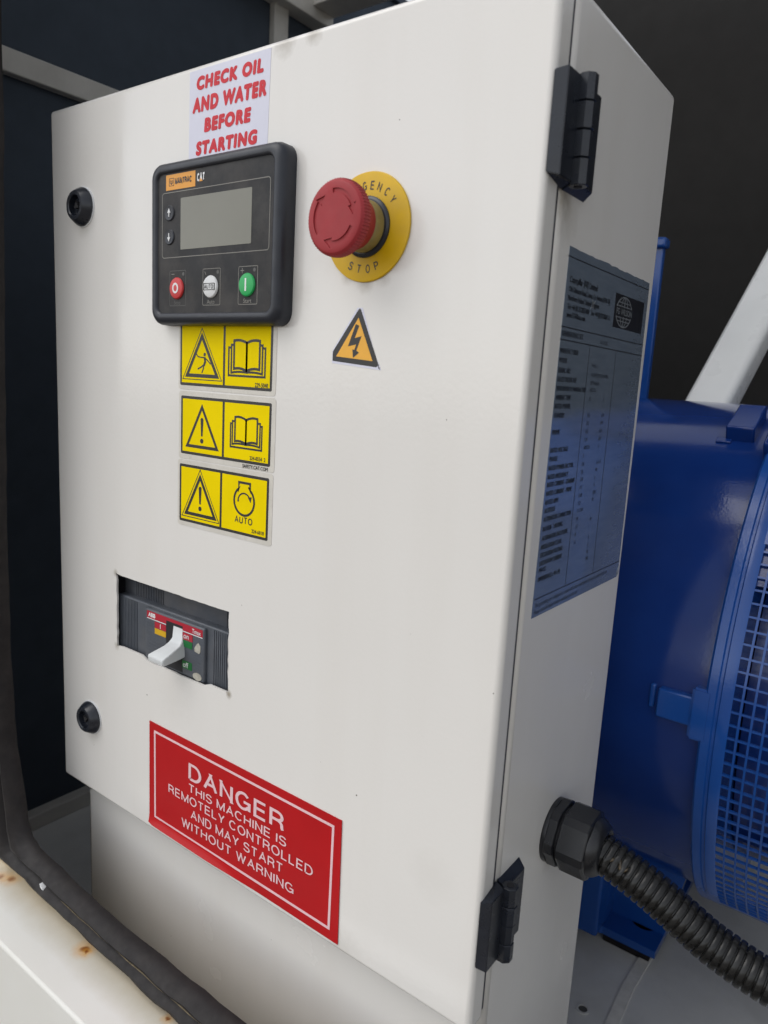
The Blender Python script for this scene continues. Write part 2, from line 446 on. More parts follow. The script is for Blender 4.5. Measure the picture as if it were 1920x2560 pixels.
def caps(s, u0, u1, v0, v1, mp, d, w, gap=0.12, bm=None, shear=0.0, word=0.34):
    """plain sans capitals drawn as strokes of width w (share of the height), fitted into a box"""
    if bm is None: bm = nb()
    x = 0.0; place = []
    for ch in s:
        if ch == ' ': x += word; continue
        gw, paths = GL[ch]; place.append((x, paths)); x += gw * (1 - w * 0.3) + w + gap
    tot = x - gap; H = v1 - v0; k = (u1 - u0) / (tot + shear)
    n = 0
    for x0, paths in place:
        for q, P in enumerate(paths):
            Q = [((x0 + w / 2 + px * (1 - w * 0.3)), (w / 2 + py * (1 - w))) for px, py in P]
            m = lambda u, v, dd: mp(u0 + (u + shear * v) * k, v0 + min(1.0, max(0.0, v)) * H, dd)
            V = [Vector(p) for p in Q]; N = len(V); ring = N == 32
            segs = [(i, (i + 1) % N) for i in range(N if ring else N - 1)]
            def turn(i):
                if not ring and i in (0, N - 1): return 0.0
                a1 = (V[i] - V[i - 1]); a2 = (V[(i + 1) % N] - V[i])
                return a1.angle(a2) if a1.length > 1e-6 and a2.length > 1e-6 else 0.0
            for i, j in segs:
                t = V[j] - V[i]
                if t.length < 1e-6: continue
                t.normalize(); nn = Vector((-t.y, t.x)) * (w / 2)
                e0 = min(w * 0.8, w / 2 * math.tan(min(turn(i), 2.6) / 2)); e1 = min(w * 0.8, w / 2 * math.tan(min(turn(j), 2.6) / 2))
                p = V[i] - t * e0; q2 = V[j] + t * e1
                dd = d + 0.012 * (n % 9); n += 1
                bm.faces.new([bm.verts.new(m(c.x, c.y, dd)) for c in (p - nn, q2 - nn, q2 + nn, p + nn)])
    return bm

def text_wrap(mp, cu, cv, r, ang, h, w, s, bm, d, bold=0.0):
    """one character standing on a circle, ang measured clockwise from the top"""
    a = radians(ang)
    def mp2(u, v, dd): return mp(cu + (r + v) * sin(a) + u * cos(a), cv + (r + v) * cos(a) - u * sin(a), dd)
    caps(s, -w / 2, w / 2, -h / 2, h / 2, mp2, d, 0.15, 0.1, bm)

def hb(bm, u0, u1, v0, v1, mp, d0, d1):
    return prism(bm, [(u0, v0), (u1, v0), (u1, v1), (u0, v1)], mp, d0, d1)

# ================================================================== SURROUNDINGS
FLOOR = -243.0
bm = nb(); box(bm, -30000, 30000, -30000, 30000, -920, -900); structure('ground', bm, 'ground')  # unseen ground sheet, added for bounce light and reflections

cano = Thing('generator_canopy', 'cream generator enclosure with dark foam lining and rusty rubber edged sill', 'enclosure', (-300, -60, -900))
bm = nb(); box(bm, -340, 2100, -30, 1000, FLOOR - 20, FLOOR)
fl = cano.part('base_floor', bm, 'floor', label='pale grey painted base floor')
bm = nb()
stroke(bm, [(436, 445), (434, 380), (437, 320), (442, 250)], 12, lambda u, v, d: Vector((u, v, FLOOR + d)), 0, 1.6)
cano.part('weld_seam', bm, 'weld', fl)
bm = nb(); ringprism(bm, circ(407, 322, 6.5, 24), circ(407, 322, 4.6, 24), lambda u, v, d: Vector((u, v, FLOOR + d)), 0.0, 1.4)
cano.part('drain_hole_rim', bm, 'floor', fl)
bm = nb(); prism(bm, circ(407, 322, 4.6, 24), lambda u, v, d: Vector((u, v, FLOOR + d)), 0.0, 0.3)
cano.part('drain_hole_disc', bm, 'hole', fl)  # flat disc coloured as the shaded hole
bm = nb(); box(bm, -312, -300, -58, 1000, -260, 1060)
cano.part('end_wall_lining', bm, 'foam', label='black foam lined end wall')
bm = nb(); box(bm, -330, 2100, 1000, 1012, -260, 1060)
cano.part('back_wall_lining', bm, 'foam_r', label='dark brown black foam lined back wall')
bm = nb(); box(bm, 2088, 2100, -58, 1000, -260, 1060)
cano.part('far_wall_lining', bm, 'foam_r')
bm = nb()
_top = lambda u, v, d: Vector((u, v, d))
hb(bm, -330, -290, -56, 1000, _top, 1060, 1072); hb(bm, -289.5, -40, -56, 30, _top, 1060, 1072)
hb(bm, -39.5, 300, -56, 620, _top, 1060, 1072); hb(bm, 300.5, 2100, 330, 640, _top, 1060.5, 1072.5)
hb(bm, 2000, 2100, -56, 329.5, _top, 1060, 1072); hb(bm, 1400, 2100, 640.5, 1000, _top, 1060, 1072)
hb(bm, 300.5, 1999.5, -56, -20, _top, 1060.5, 1072.5)
cano.part('unseen_gapped_roof', bm, 'foam')  # unseen roof; its gaps are added to let daylight into the bays
bm = nb(); box(bm, -300, -282, -40, 1000, -243, -221, 2)
cano.part('wall_foot_flange', bm, 'canopy')
bm = nb(); box(bm, -300, -286, -40, 1000, 697, 723, 1.5)
cano.part('side_rail', bm, 'canopy')
bm = nb(); box(bm, -300, -288, 526, 556, 723, 1060, 1.5)
cano.part('wall_post', bm, 'canopy')
bm = nb(); box(bm, -300, -270, 300, 640, 934, 962, 1.5)
cano.part('upper_rail', bm, 'canopy')
bm = nb(); box(bm, -270, 1400, 590, 640, 951, 990, 1.5)
cano.part('roof_cross_beam', bm, 'canopy')
# sill, front skirt and door jamb
bm = nb(); box(bm, -340, 2100, -101.4, -42, -560, -72, 2.5, 4, lambda a, b: abs(a.y + 101.4) < 1 and abs(b.y + 101.4) < 1 and abs(a.z + 72) < 1 and abs(b.z + 72) < 1)
cano.part('sill', bm, 'sill', label='white painted sill with rust spots and grime')
bm = nb(); box(bm, -340, 2100, -41, 1000, -560, -266)
cano.part('base_frame', bm, 'canopy')
bm = nb(); box(bm, -340, -8, -52, -47, -71, 1060)
cano.part('door_jamb', bm, 'cream')
bm = nb(); box(bm, 2, 2098, -51, -48.5, -72, -58)
cano.part('sill_lip', bm, 'canopy')
# diagonal strut at the back
def strut():
    bm = nb()
    a = Vector((387, 580, 355)); b = Vector((477, 975, 840)); ax = (b - a).normalized()
    side = Vector((1, 0, 0)); side = (side - ax * side.dot(ax)).normalized(); nrm = side.cross(ax).normalized()
    prof = rrect(-25, 25, -20, 20, 9, 5)
    L = [[bm.verts.new(c + side * u + nrm * v) for u, v in prof] for c in (a, b)]
    n = len(prof)
    for i in range(n): bm.faces.new((L[0][i], L[0][(i + 1) % n], L[1][(i + 1) % n], L[1][i]))
    bm.faces.new(L[0]); bm.faces.new(L[1][::-1])
    return bm
cano.part('diagonal_strut', strut(), 'strut', label='white painted diagonal strut behind the alternator', smooth=30)
# door edge seal: two lobes and a groove, swept between its outer and inner edge
def seal():
    inner = [(30, 1000), (18.5, 553.1), (9.8, 409.3), (5.0, 315.2), (2.2, 240.4), (1.3, 113.1), (6.7, 47.9), (16.6, 10.5), (22.3, -18), (29.5, -28.5), (41, -34.4), (56.0, -36.2), (75.7, -38.2), (99.1, -40.5), (119.8, -42.4), (147.8, -45), (183.5, -45.4), (242.3, -45.2), (287.7, -45.6), (700, -46), (2080, -46)]
    outer = [(-8, 1000), (-10, 553), (-11, 409), (-12.5, 315), (-14, 240), (-15.5, 113), (-14.5, 48), (-13.5, 2), (-9.5, -40), (-6.3, -59), (4, -57.2), (18, -57), (36, -58.4), (60, -59.6), (88, -61.2), (118, -63), (155, -65), (220, -67.6), (262, -67.8), (700, -68), (2080, -68)]
    sec = [(0.0, 53), (0.0, 56), (0.04, 59), (0.14, 62.5), (0.27, 63), (0.38, 60.6), (0.45, 57.0), (0.49, 55.6), (0.53, 56.8), (0.60, 59.6), (0.72, 60.4), (0.85, 57.5), (0.95, 53), (1.0, 49), (0.99, 46)]
    # resample both edges finely
    rows = []
    for i in range(len(inner) - 1):
        L = (Vector(inner[i + 1]) - Vector(inner[i])).length
        k = max(2, min(8, int(L / 12)))
        for j in range(k):
            f = j / k
            rows.append((Vector(outer[i]).lerp(Vector(outer[i + 1]), f), Vector(inner[i]).lerp(Vector(inner[i + 1]), f)))
    rows.append((Vector(outer[-1]), Vector(inner[-1])))
    bm = nb(); R = []
    rnd = random.Random(3)
    for o, i in rows:
        w = 1 + rnd.uniform(-0.05, 0.05)
        R.append([bm.verts.new(FR(*(o.lerp(i, s)), d * (1 + (w - 1) * 0.25))) for s, d in sec])
    for A, B in zip(R, R[1:]):
        for k in range(len(sec) - 1): bm.faces.new((A[k], A[k + 1], B[k + 1], B[k]))
        bm.faces.new((A[-1], A[0], B[0], B[-1]))
    bm.faces.new(R[0]); bm.faces.new(R[-1][::-1])
    return bm
cano.part('door_seal', seal(), 'rubber', label='black double lobed rubber edge seal', smooth=50)

bm = nb(); PL = [(20 + x * 5.0, -51.0 - 5.6 * min(1, x / 40) + 0.4 * sin(x * 0.9)) for x in range(60)]
stroke(bm, PL, 0.8, FR, 55.0, 58.4); sl_ = cano.part('dust_line', bm, 'beige_dust')
bm = nb(); prism(bm, [(66, -48.6), (68, -51.5), (71.6, -52.2), (70.8, -51.0), (68.4, -49.6)], FR, 55, 61.6); cano.part('paint_fleck', bm, 'white')
bm = nb(); prism(bm, [(77.5, -54.5), (79.0, -53.4), (80.6, -56.0), (79.2, -57.0)], FR, 55, 62.0); cano.part('paint_fleck', bm, 'white')

# ================================================================== ALTERNATOR
YC, ZC, RA = 501.2, 126.5, 250.0
alt = Thing('alternator', 'large glossy blue alternator with grilled end cover behind the cabinet', 'alternator', (420, YC, FLOOR))
def AX(c, s, h): return Vector((h, YC - c, ZC + s))          # lathe about the X axis, angle 0 faces the camera side
def ARC(th, r, x): a = radians(th); return Vector((x, YC - r * cos(a), ZC + r * sin(a)))
bm = nb(); lathe(bm, [(200, 250), (246, 252), (250, 262), (250, 495)], AX, 160)
body = alt.part('stator_body', bm, 'blue', smooth=40)
def arcband(bm, th0, th1, n, r0, r1, x0, x1):
    R = []
    for i in range(n + 1):
        t = th0 + (th1 - th0) * i / n
        R.append([bm.verts.new(ARC(t, r, x)) for r, x in ((r0, x0), (r1, x0), (r1, x1), (r0, x1))])
    for A, B in zip(R, R[1:]):
        for k in range(4): bm.faces.new((A[k], A[(k + 1) % 4], B[(k + 1) % 4], B[k]))
    bm.faces.new(R[0]); bm.faces.new(R[-1][::-1])
    return bm
bm = nb(); lathe(bm, [(240, 493), (257, 494.2), (259, 496), (259, 502), (257.4, 503), (257.4, 505), (259, 506), (259, 512), (258, 514), (240, 514.5)], AX, 160)
alt.part('end_flange', bm, 'blue2', smooth=30)
bm = nb(); arcband(bm, -2.6, 6.9, 12, 246, 260, 485, 500)
bmesh.ops.recalc_face_normals(bm, faces=bm.faces[:])
bmesh.ops.bevel(bm, geom=[e for e in bm.edges if e.is_manifold and e.calc_face_angle(0) > 1], offset=2.0, segments=2, affect='EDGES')
alt.part('flange_lug', bm, 'blue2', smooth=35)
def lug(th, r0, r1, x0, x1, hw, bev=1.5):
    bm = nb(); a = radians(th)
    box(bm, x0, x1, -hw, hw, r0, r1, bev, 3)
    out = Vector((0, -cos(a), sin(a))); tan = Vector((0, sin(a), cos(a)))
    for v in bm.verts: v.co = Vector((v.co.x, YC, ZC)) + out * v.co.z + tan * v.co.y
    return bm
lg = alt.part('side_lug', lug(2.2, 246, 257, 459, 486, 12), 'blue2', body)
alt.part('lug_plate', lug(2.8, 247, 252.5, 451.5, 456, 10), 'blue2', body)
alt.part('lifting_lug', lug(66, 246, 263, 456, 480, 25, 2), 'blue', body)
alt.part('lifting_lug_foot', lug(60, 247, 252, 449, 462, 4, 1), 'blue', body)
alt.part('lifting_lug', lug(58, 246, 268, 492, 560, 16, 3), 'blue', body)
# grille end cover: circumferential bars and slats along the axis
gr = bmesh.new(); arcband(gr, 34, 60, 30, 252, 258.5, 513, 640)
grille = alt.part('air_grille', gr, 'blue2', smooth=35)
bm = nb(); arcband(bm, -62, -50.5, 16, 252, 258.5, 513, 640); alt.part('grille_lower_band', bm, 'blue2', grille, smooth=35)
bm = nb(); lathe(bm, [(120, 514), (208, 516), (208, 640), (120, 642)], AX, 96)
alt.part('fan_housing', bm, 'blue', smooth=35)
bm = nb(); arcband(bm, 26.5, 34, 10, 250, 254, 513, 640)
alt.part('grille_blank_plate', bm, 'blue', grille, smooth=35)
bm = nb(); arcband(bm, -51, 34.5, 60, 256, 258.2, 519.8, 521.4)
cb = alt.part('grille_ring', bm, 'blue2', grille)
for i in range(1, 14): dup(cb, grille, (8.6 * i, 0, 0))
bm = nb(); box(bm, 0, 126, -0.8, 0.8, -2.2, 0, 0)
for v in bm.verts: v.co += alt.base
sl = alt.part('grille_slat', bm, 'blue2', grille)
NS = 36
for i in range(NS):
    th = 32.6 - i * 2.36; a = radians(th)
    o = sl if i == 0 else dup(sl, grille)
    out = Vector((0, -cos(a), sin(a))); tan = Vector((0, sin(a), cos(a)))
    P = Vector((513.5, YC, ZC)) + out * 257.6
    o.matrix_local = Matrix(((1, 0, 0, 0), (0, tan.y, out.y, 0), (0, tan.z, out.z, 0), (0, 0, 0, 1)))
    o.location = (P - alt.base) * MM
# feet
def foot_web():
    bm = nb(); box(bm, 352, 389, 398, 640, -219, -6, 3, 3)
    return bm
ft = alt.part('mounting_foot', foot_web(), 'blue2')
bm = nb(); box(bm, 345, 394, 392, 640, -10, -2, 2, 2); alt.part('foot_rim', bm, 'blue2', ft)
bm = nb()
outer = [(352, 402), (389, 420), (448, 420), (448, 590), (352, 590)]
lo = sheet_with_holes(bm, outer, [circ(424, 462, 16, 28)], lambda u, v, d: Vector((u, v, d)), -218)
for l in lo: wall(bm, l, (0, 0, -9))
alt.part('foot_plate', bm, 'blue2', ft)
bm = nb(); prism(bm, [(389, -112), (467, -112), (448, -218), (389, -218)], lambda u, v, d: Vector((u, 470 - d, v)), 0, 18)
alt.part('foot_gusset', bm, 'blue2', ft)
bm = nb(); box(bm, 388, 440, 430, 600, FLOOR, -227, 1, 2); alt.part('foot_pad', bm, 'rubber', ft)
# terminal box on top
bm = nb(); box(bm, 150, 312, 600, 609, 370, 557, 1.5, 3); tb = alt.part('terminal_plate', bm, 'blue2')
bm = nb(); box(bm, 144, 316, 592, 612, 556, 568, 3, 3); alt.part('terminal_plate_rim', bm, 'blue2', tb)

# ================================================================== CONTROL CABINET
cab = Thing('control_cabinet', 'tall cream steel generator control cabinet with hinged door and black hinges', 'cabinet', (W / 2, 100, FLOOR))
bm = nb(); box(bm, 8.5, W, 18.3, 182, FLOOR, 573.5, 5.0, 8, lambda a, b: not (abs(a.z - FLOOR) < 1 and abs(b.z - FLOOR) < 1))
shell = cab.part('cabinet_body', bm, 'cream_side')
bm = nb(); box(bm, 6, W - 1.6, 15.5, 19.5, 4, 571); cab.part('door_gasket', bm, 'gasket', shell)
bm = nb(); prism(bm, circ(14.5, -15.5, 3.2, 16), lambda u, v, d: Vector((u, 18.3 - d, v)), 0, 0.4); cab.part('bolt_hole_disc', bm, 'hole', shell)  # flat disc on the body, coloured as the shaded hole

# door skin with the breaker cut-out
bm = nb(); box(bm, 0, W, 0, 17, 0, 577, 3.6, 7)
ff = max((f for f in bm.faces if f.normal.y < -0.99), key=lambda f: f.calc_area())
cor = [(v.co.x, v.co.z) for v in ff.verts]
bmesh.ops.delete(bm, geom=[ff], context='FACES_ONLY')
fb = max((f for f in bm.faces if f.normal.y > 0.99), key=lambda f: f.calc_area())
bmesh.ops.delete(bm, geom=[fb], context='FACES_ONLY')
rnd = random.Random(5)
H0, H1, V0, V1 = 86.4, 222.8, 150.2, 211.0
hole = []
for i in range(20): hole.append((H0 + (H1 - H0) * i / 20, V0 + (rnd.uniform(-.25, .25) if i else -1.0) - (2.8 if 6 <= i <= 16 else 0)))
for i in range(12): hole.append((H1 + (rnd.uniform(-.5, .5) if i else .6), V0 + (V1 - V0) * i / 12))
for i in range(20): hole.append((H1 - (H1 - H0) * i / 20, V1 + (rnd.uniform(-.15, .15) if i else .3)))
for i in range(12): hole.append((H0 + (rnd.uniform(-.5, .5) if i else -1.6), V1 - (V1 - V0) * i / 12 + (0.9 if i == 0 else 0)))
xs = sorted({round(c[0], 3) for c in cor}); zs = sorted({round(c[1], 3) for c in cor})
loops = sheet_with_holes(bm, [(xs[0], zs[0]), (xs[-1], zs[0]), (xs[-1], zs[-1]), (xs[0], zs[-1])], [hole], FR, 0)
for f in bm.faces:
    if all(abs(v.co.y) < 1e-4 for v in f.verts): f.smooth = False
wall(bm, loops[1], (0, 1.6, 0))
bmesh.ops.remove_doubles(bm, verts=bm.verts[:], dist=0.001)
door = cab.part('door', bm, 'cream', label='cream cabinet door with rough cut breaker opening')
# bare bright edge of the cut-out, chipped
bm = nb()
for i in list(range(21, 31)) + list(range(53, 63)) + list(range(33, 44)):
    a, b = hole[i % len(hole)], hole[(i + 1) % len(hole)]
    if rnd.random() < 0.65: stroke(bm, [a, b], rnd.uniform(0.25, 0.55), FR, 0.0, 0.12)
cab.part('chipped_paint_edge', bm, 'bare', door)

def frustum(bm, y0, y1, z0, z1, i0, i1, iz, d0, d1, cut=0.0):
    """bevelled leaf: base rectangle at d0 (front corners cut back by cut), smaller top at d1"""
    a = [bm.verts.new(SD(u, v, d0)) for u, v in ((y0, z0 + cut), (y1, z0), (y1, z1), (y0, z1 - cut))]
    b = [bm.verts.new(SD(u, v, d1)) for u, v in ((y0 + i0, z0 + iz), (y1 - i1, z0 + iz), (y1 - i1, z1 - iz), (y0 + i0, z1 - iz))]
    bm.faces.new(b); bm.faces.new(a[::-1])
    for i in range(4): bm.faces.new((a[i], a[(i + 1) % 4], b[(i + 1) % 4], b[i]))
    bmesh.ops.recalc_face_normals(bm, faces=bm.faces[:])
    bmesh.ops.bevel(bm, geom=bm.edges[:], offset=0.35, segments=2, affect='EDGES')
    return bm
def hinge(z0, z1, label):
    bm = nb(); frustum(bm, 20.0, 48.5, z0, z1, 1.0, 3.2, 3.6, -0.4, 5.6)
    h = cab.part('hinge', bm, 'plastic', label=label)
    bm = nb(); frustum(bm, 0.4, 18.4, z0, z1, 2.2, 0.3, 2.6, -0.4, 6.0, 4.2)
    cab.part('hinge_leaf', bm, 'plastic', h)
    HY, HD = 21.6, 7.6
    n = 4; L = (z1 - z0 - 2) / n
    for k in range(n):
        bm = nb(); r = 5.0 if k % 2 else 5.25
        def mp(c, s, hh): return Vector((W + HD + c, HY + s, hh))
        za, zb = z0 + 1 + k * L + 0.18, z0 + 1 + (k + 1) * L - 0.18
        lathe(bm, [(r - 0.6, za), (r, za + 0.4), (r, zb - 0.4), (r - 0.6, zb)], mp, 8)
        bmesh.ops.rotate(bm, verts=bm.verts[:], cent=(W + HD, HY, 0), matrix=Matrix.Rotation(radians(22.5), 3, 'Z'))
        cab.part('hinge_knuckle', bm, 'plastic', h)
    for z, s in ((z0 + 1, -1), (z1 - 1, 1)):
        bm = nb(); lathe(bm, [(2.2, z), (2.2, z + s * 0.15)], lambda c, q, hh: Vector((W + HD + c, HY + q, hh)), 16)
        cab.part('hinge_pin', bm, 'dark', h)
    return h
hinge(478, 531.5, 'black plastic hinge high on the cabinet side')
hinge(42, 93, 'black plastic hinge low on the cabinet side')

def lock(cu, cv, label, tilt=0):
    bm = nb()
    def mp(c, s, h): return FR(cu + c, cv + s, h)
    ringprism(bm, circ(cu, cv, 15.2, 40), circ(cu, cv, 12.0, 40), FR, 0.02, 1.0)
    w = cab.part('lock_washer', bm, 'washer')
    bm = nb()
    lathe(bm, [(14.2, 0.4), (14.5, 2.2), (13.6, 4.0), (11.2, 7.6), (10.6, 8.2), (8.4, 8.4), (7.6, 7.8), (7.2, 3.5)], mp, 44)
    k = cab.part('quarter_turn_lock', bm, 'plastic', label=label, smooth=30)
    w.parent = k; 
    bm = nb()
    tri = [(cu + 6.4 * cos(radians(a + tilt)), cv + 6.4 * sin(radians(a + tilt))) for a in (0, 30, 90, 120, 150, 210, 240, 270, 330)]
    prism(bm, [(cu + 3.4 * cos(radians(a + tilt)), cv + 3.4 * sin(radians(a + tilt))) for a in (90, 210, 330)], FR, 3.4, 6.4)
    cab.part('lock_insert', bm, 'dark', k)
    return k
lock(46.5, 499.8, 'black quarter turn lock near the top left of the door')
lock(47.0, 72.5, 'black quarter turn lock near the bottom left of the door', 50)

# ================================================================== CONTROL MODULE
cm = Thing('control_module', 'black generator control module with grey screen and red, white and green buttons', 'control panel', (211, 0, 409.5))
D = 10.5
X0, X1, Z0, Z1 = 147.0, 275.0, 409.5, 516.5
bm = nb()
prof = [(0.0, 0.0, 9), (0.0, 6.5, 9), (0.7, 9.2, 9), (2.2, 11.2, 8.5), (4.2, 12.2, 7.5), (6.2, 12.2, 6.5), (7.4, 11.6, 5.5), (8.0, D - 0.4, 5)]
R = []
for ins, d, rc in prof:
    R.append([bm.verts.new(FR(u, v, d)) for u, v in rrect(X0 + ins, X1 - ins, Z0 + ins, Z1 - ins, rc, 6)])
for A, B in zip(R, R[1:]):
    n = len(A)
    for i in range(n): bm.faces.new((A[i], A[(i + 1) % n], B[(i + 1) % n], B[i]))
bm.faces.new(R[0][::-1])
bez = cm.part('bezel', bm, 'bezel', smooth=50)
bm = nb(); prism(bm, rrect(X0 + 7.6, X1 - 7.0, Z0 + 7.4, Z1 - 7.4, 4, 5), FR, 2, D)
face = cm.part('face_panel', bm, 'facepanel')
d = D + 0.08
bm = nb(); prism(bm, rrect(179.3, 248.0, 458.9, 492.0, 0.6, 3), FR, D - 1, d + 0.06); cm.part('lcd_screen', bm, 'lcd')
bm = nb()
a = rrect(159.4, 264.0, 454.0, 496.6, 2.2, 5); b = rrect(159.85, 263.55, 454.45, 496.15, 1.8, 5); ringprism(bm, a, b, FR, D - 1, d)
cm.part('screen_outline', bm, 'inkgrey', face)
# logo strip
bm = nb(); hb(bm, 163.6, 194.0, 497.9, 507.7, FR, D - 1, d); lp = cm.part('logo_plate', bm, 'orange', label='orange maker plate with black print')
bm = caps('MANTRAC', 173.2, 190.6, 501.0, 505.0, FR, d + .1, 0.24, 0.08)
for P in (rrect(166.9, 172.0, 500.4, 505.4, 0.3, 2),):
    ringprism(bm, P, offset_path(P, 0.3, True), FR, d, d + 0.1)
stroke(bm, [(168.2, 504.2), (168.0, 502.6), (169.4, 501.4), (170.8, 502.6), (170.6, 504.2)], 0.45, FR, d, d + 0.1)
stroke(bm, [(169.4, 504.0), (169.4, 501.6)], 0.35, FR, d, d + 0.12)
cm.part('logo_print', bm, 'black_ink', lp)
bm = caps('CAT', 195.9, 203.6, 500.5, 505.6, FR, d + .05, 0.24, 0.06); cm.part('logo_print', bm, 'white', face)
bm = nb(); prism(bm, [(198.0, 500.4), (201.4, 500.4), (199.7, 502.6)], FR, d, d + 0.15); cm.part('logo_triangle', bm, 'orange', face)
# arrow keys
for cv, s in ((483.2, 1), (467.7, -1)):
    bm = nb(); lathe(bm, [(5.1, D - 0.5), (5.1, D + 0.3), (4.6, D + 0.85), (4.0, D + 0.7), (0.5, D + 0.5)], lambda c, q, h, cv=cv: FR(167.7 + c, cv + q, h), 32)
    k = cm.part('arrow_key', bm, 'bezel', smooth=35)
    bm = nb(); prism(bm, [(167.7 + u, cv + s * v) for u, v in ((-0.35, -2.4), (0.35, -2.4), (0.35, 0.2), (1.5, 0.2), (0, 3.0), (-1.5, 0.2), (-0.35, 0.2))], FR, D + 0.3, D + 1.0)
    cm.part('arrow_symbol', bm, 'white', k)
# the three push buttons
for cu, cv, u0, u1, mat, lab in ((176.2, 433.7, 167.9, 185.3, 'btn_red', 'red stop button marked O'), (211.0, 433.8, 202.6, 220.1, 'btn_white', 'white button marked AUTO'), (245.7, 434.0, 237.1, 254.7, 'btn_green', 'green start button marked I')):
    bm = nb(); P = rrect(u0, u1, 422.0, 445.5, 1.0, 4); ringprism(bm, P, offset_path(P, 0.35, True), FR, D - 1, d)
    cm.part('button_outline', bm, 'inkgrey' if mat != 'btn_red' else 'inkdim', face)
    bm = nb(); lathe(bm, [(7.0, D - 0.5), (7.2, D + 0.6), (6.6, D + 1.4), (5.0, D + 1.75), (0.5, D + 1.9)], lambda c, q, h, cu=cu, cv=cv: FR(cu + c, cv + q, h), 44)
    k = cm.part('push_button', bm, mat, label=lab, smooth=40)
    bm = nb(); dd = D + 1.95
    if mat == 'btn_red':
        ringprism(bm, circ(cu, cv, 3.5, 28, 3.1), circ(cu, cv, 2.2, 28, 1.8), FR, D + 1, dd)
    elif mat == 'btn_green':
        hb(bm, cu - 0.65, cu + 0.65, cv - 3.9, cv + 3.9, FR, D + 1, dd)
    else:
        P = rrect(cu - 5.6, cu + 5.4, cv - 2.3, cv + 2.2, 0.3, 2); ringprism(bm, P, offset_path(P, 0.45, True), FR, D + 1, dd)
        caps('AUTO', cu - 4.7, cu + 4.2, cv - 1.45, cv + 1.35, FR, dd, 0.17, 0.10, bm)
    cm.part('button_symbol', bm, 'black_ink' if mat == 'btn_white' else 'white', k)
for word, a, b in (('Auto', 207.2, 214.6), ('Start', 242.1, 249.4)):
    cm.part('lettering', text_bm(word, a, b, 423.1, 425.7, FR, 0, d, 0.0, 3), 'inkgrey', face)
cm.part('lettering', text_bm('Stop', 172.8, 179.7, 423.0, 425.6, FR, 0, d, 0.0, 3), 'inkdim', face)
bm = nb(); prism(bm, [(239.0, 442.7), (240.4, 442.7), (240.4, 441.3), (240.8, 441.3), (240.8, 442.7), (242.2, 442.7), (242.2, 443.1), (240.8, 443.1), (240.8, 444.5), (240.4, 444.5), (240.4, 443.1), (239.0, 443.1)], FR, D - 1, d); cm.part('plus_mark', bm, 'inkgrey', face)
bm = nb(); hb(bm, 169.8, 173.0, 443.0, 443.4, FR, D - 1, d); cm.part('minus_mark', bm, 'inkgrey', face)
bm = nb(); stroke(bm, [(204.6, 443.6), (205.8, 441.6)], 0.5, FR, D - 1, d); cm.part('tick_mark', bm, 'inkgrey', face)
for cu in (182.4, 217.4, 251.6):
    bm = nb(); prism(bm, circ(cu, 443.0, 1.2, 16), FR, D - 1, d); cm.part('status_light', bm, 'inkdim', face)

# ================================================================== EMERGENCY STOP
ec, ez = 332.0, 464.0
es = Thing('emergency_stop_button', 'red mushroom emergency stop button on a round yellow plate', 'emergency stop', (ec, 0, ez))
def EM(c, s, h): return FR(ec + c, ez + s, h)
bm = nb(); lathe(bm, [(29.6, 0.1), (29.9, 0.6), (29.6, 1.5), (28.9, 1.7), (14, 1.7), (2, 1.7)], EM, 96)
pl = es.part('yellow_plate', bm, 'disc', smooth=35)
bm = nb()
for ch, a in zip('EMERGENCY', (-67, -52, -37, -21.5, -6.4, 7.9, 21.5, 37.5, 53.2)):
    text_wrap(FR, ec, ez, 22.2, a, 4.7, 2.7, ch, bm, 1.82, 0.008)
es.part('lettering', bm, 'black_ink', pl); bm = nb()
for ch, a in zip('STOP', (-154, -170, -186.5, -202)):
    aa = radians(a); 
    def mp2(u, v, dd, aa=aa): return FR(ec + (22.8 - v) * sin(aa) - u * cos(aa), ez + (22.8 - v) * cos(aa) + u * sin(aa), dd)
    caps(ch, -1.5, 1.5, -2.4, 2.4, mp2, 1.82, 0.15, 0.1, bm)
es.part('lettering', bm, 'black_ink', pl)
bm = nb(); lathe(bm, [(16.6, 1.5), (16.6, 2.6), (15.6, 3.6), (14.6, 3.8), (3, 3.8)], EM, 56); es.part('retaining_ring', bm, 'plastic', smooth=35)
bm = nb(); lathe(bm, [(14.2, 3.5), (14.2, 11.0), (13.6, 12.0), (3, 12.0)], EM, 56); es.part('collar', bm, 'collar', smooth=35)
NK = 216
def knurl(k, i): return (0.30 if (i % 3) == 0 else (-0.10 if (i % 3) == 1 else -0.18)) if 6 <= k <= 8 else 0.0
bm = nb()
lathe(bm, [(12.4, 9.0), (13.4, 9.6), (14.6, 13.0), (16.0, 18.0), (17.4, 20.6), (18.9, 22.2), (19.7, 22.8), (20.0, 25.5), (19.7, 28.2), (19.1, 28.9), (18.4, 29.6), (17.3, 30.0)], EM, NK, knurl)
top = max(bm.faces, key=lambda f: sum(v.co.y for v in f.verts) / len(f.verts) * -1 if len(f.verts) == NK else -1e9)
tv = [v for v in top.verts]
bmesh.ops.delete(bm, geom=[top], context='FACES_ONLY')
holes = []
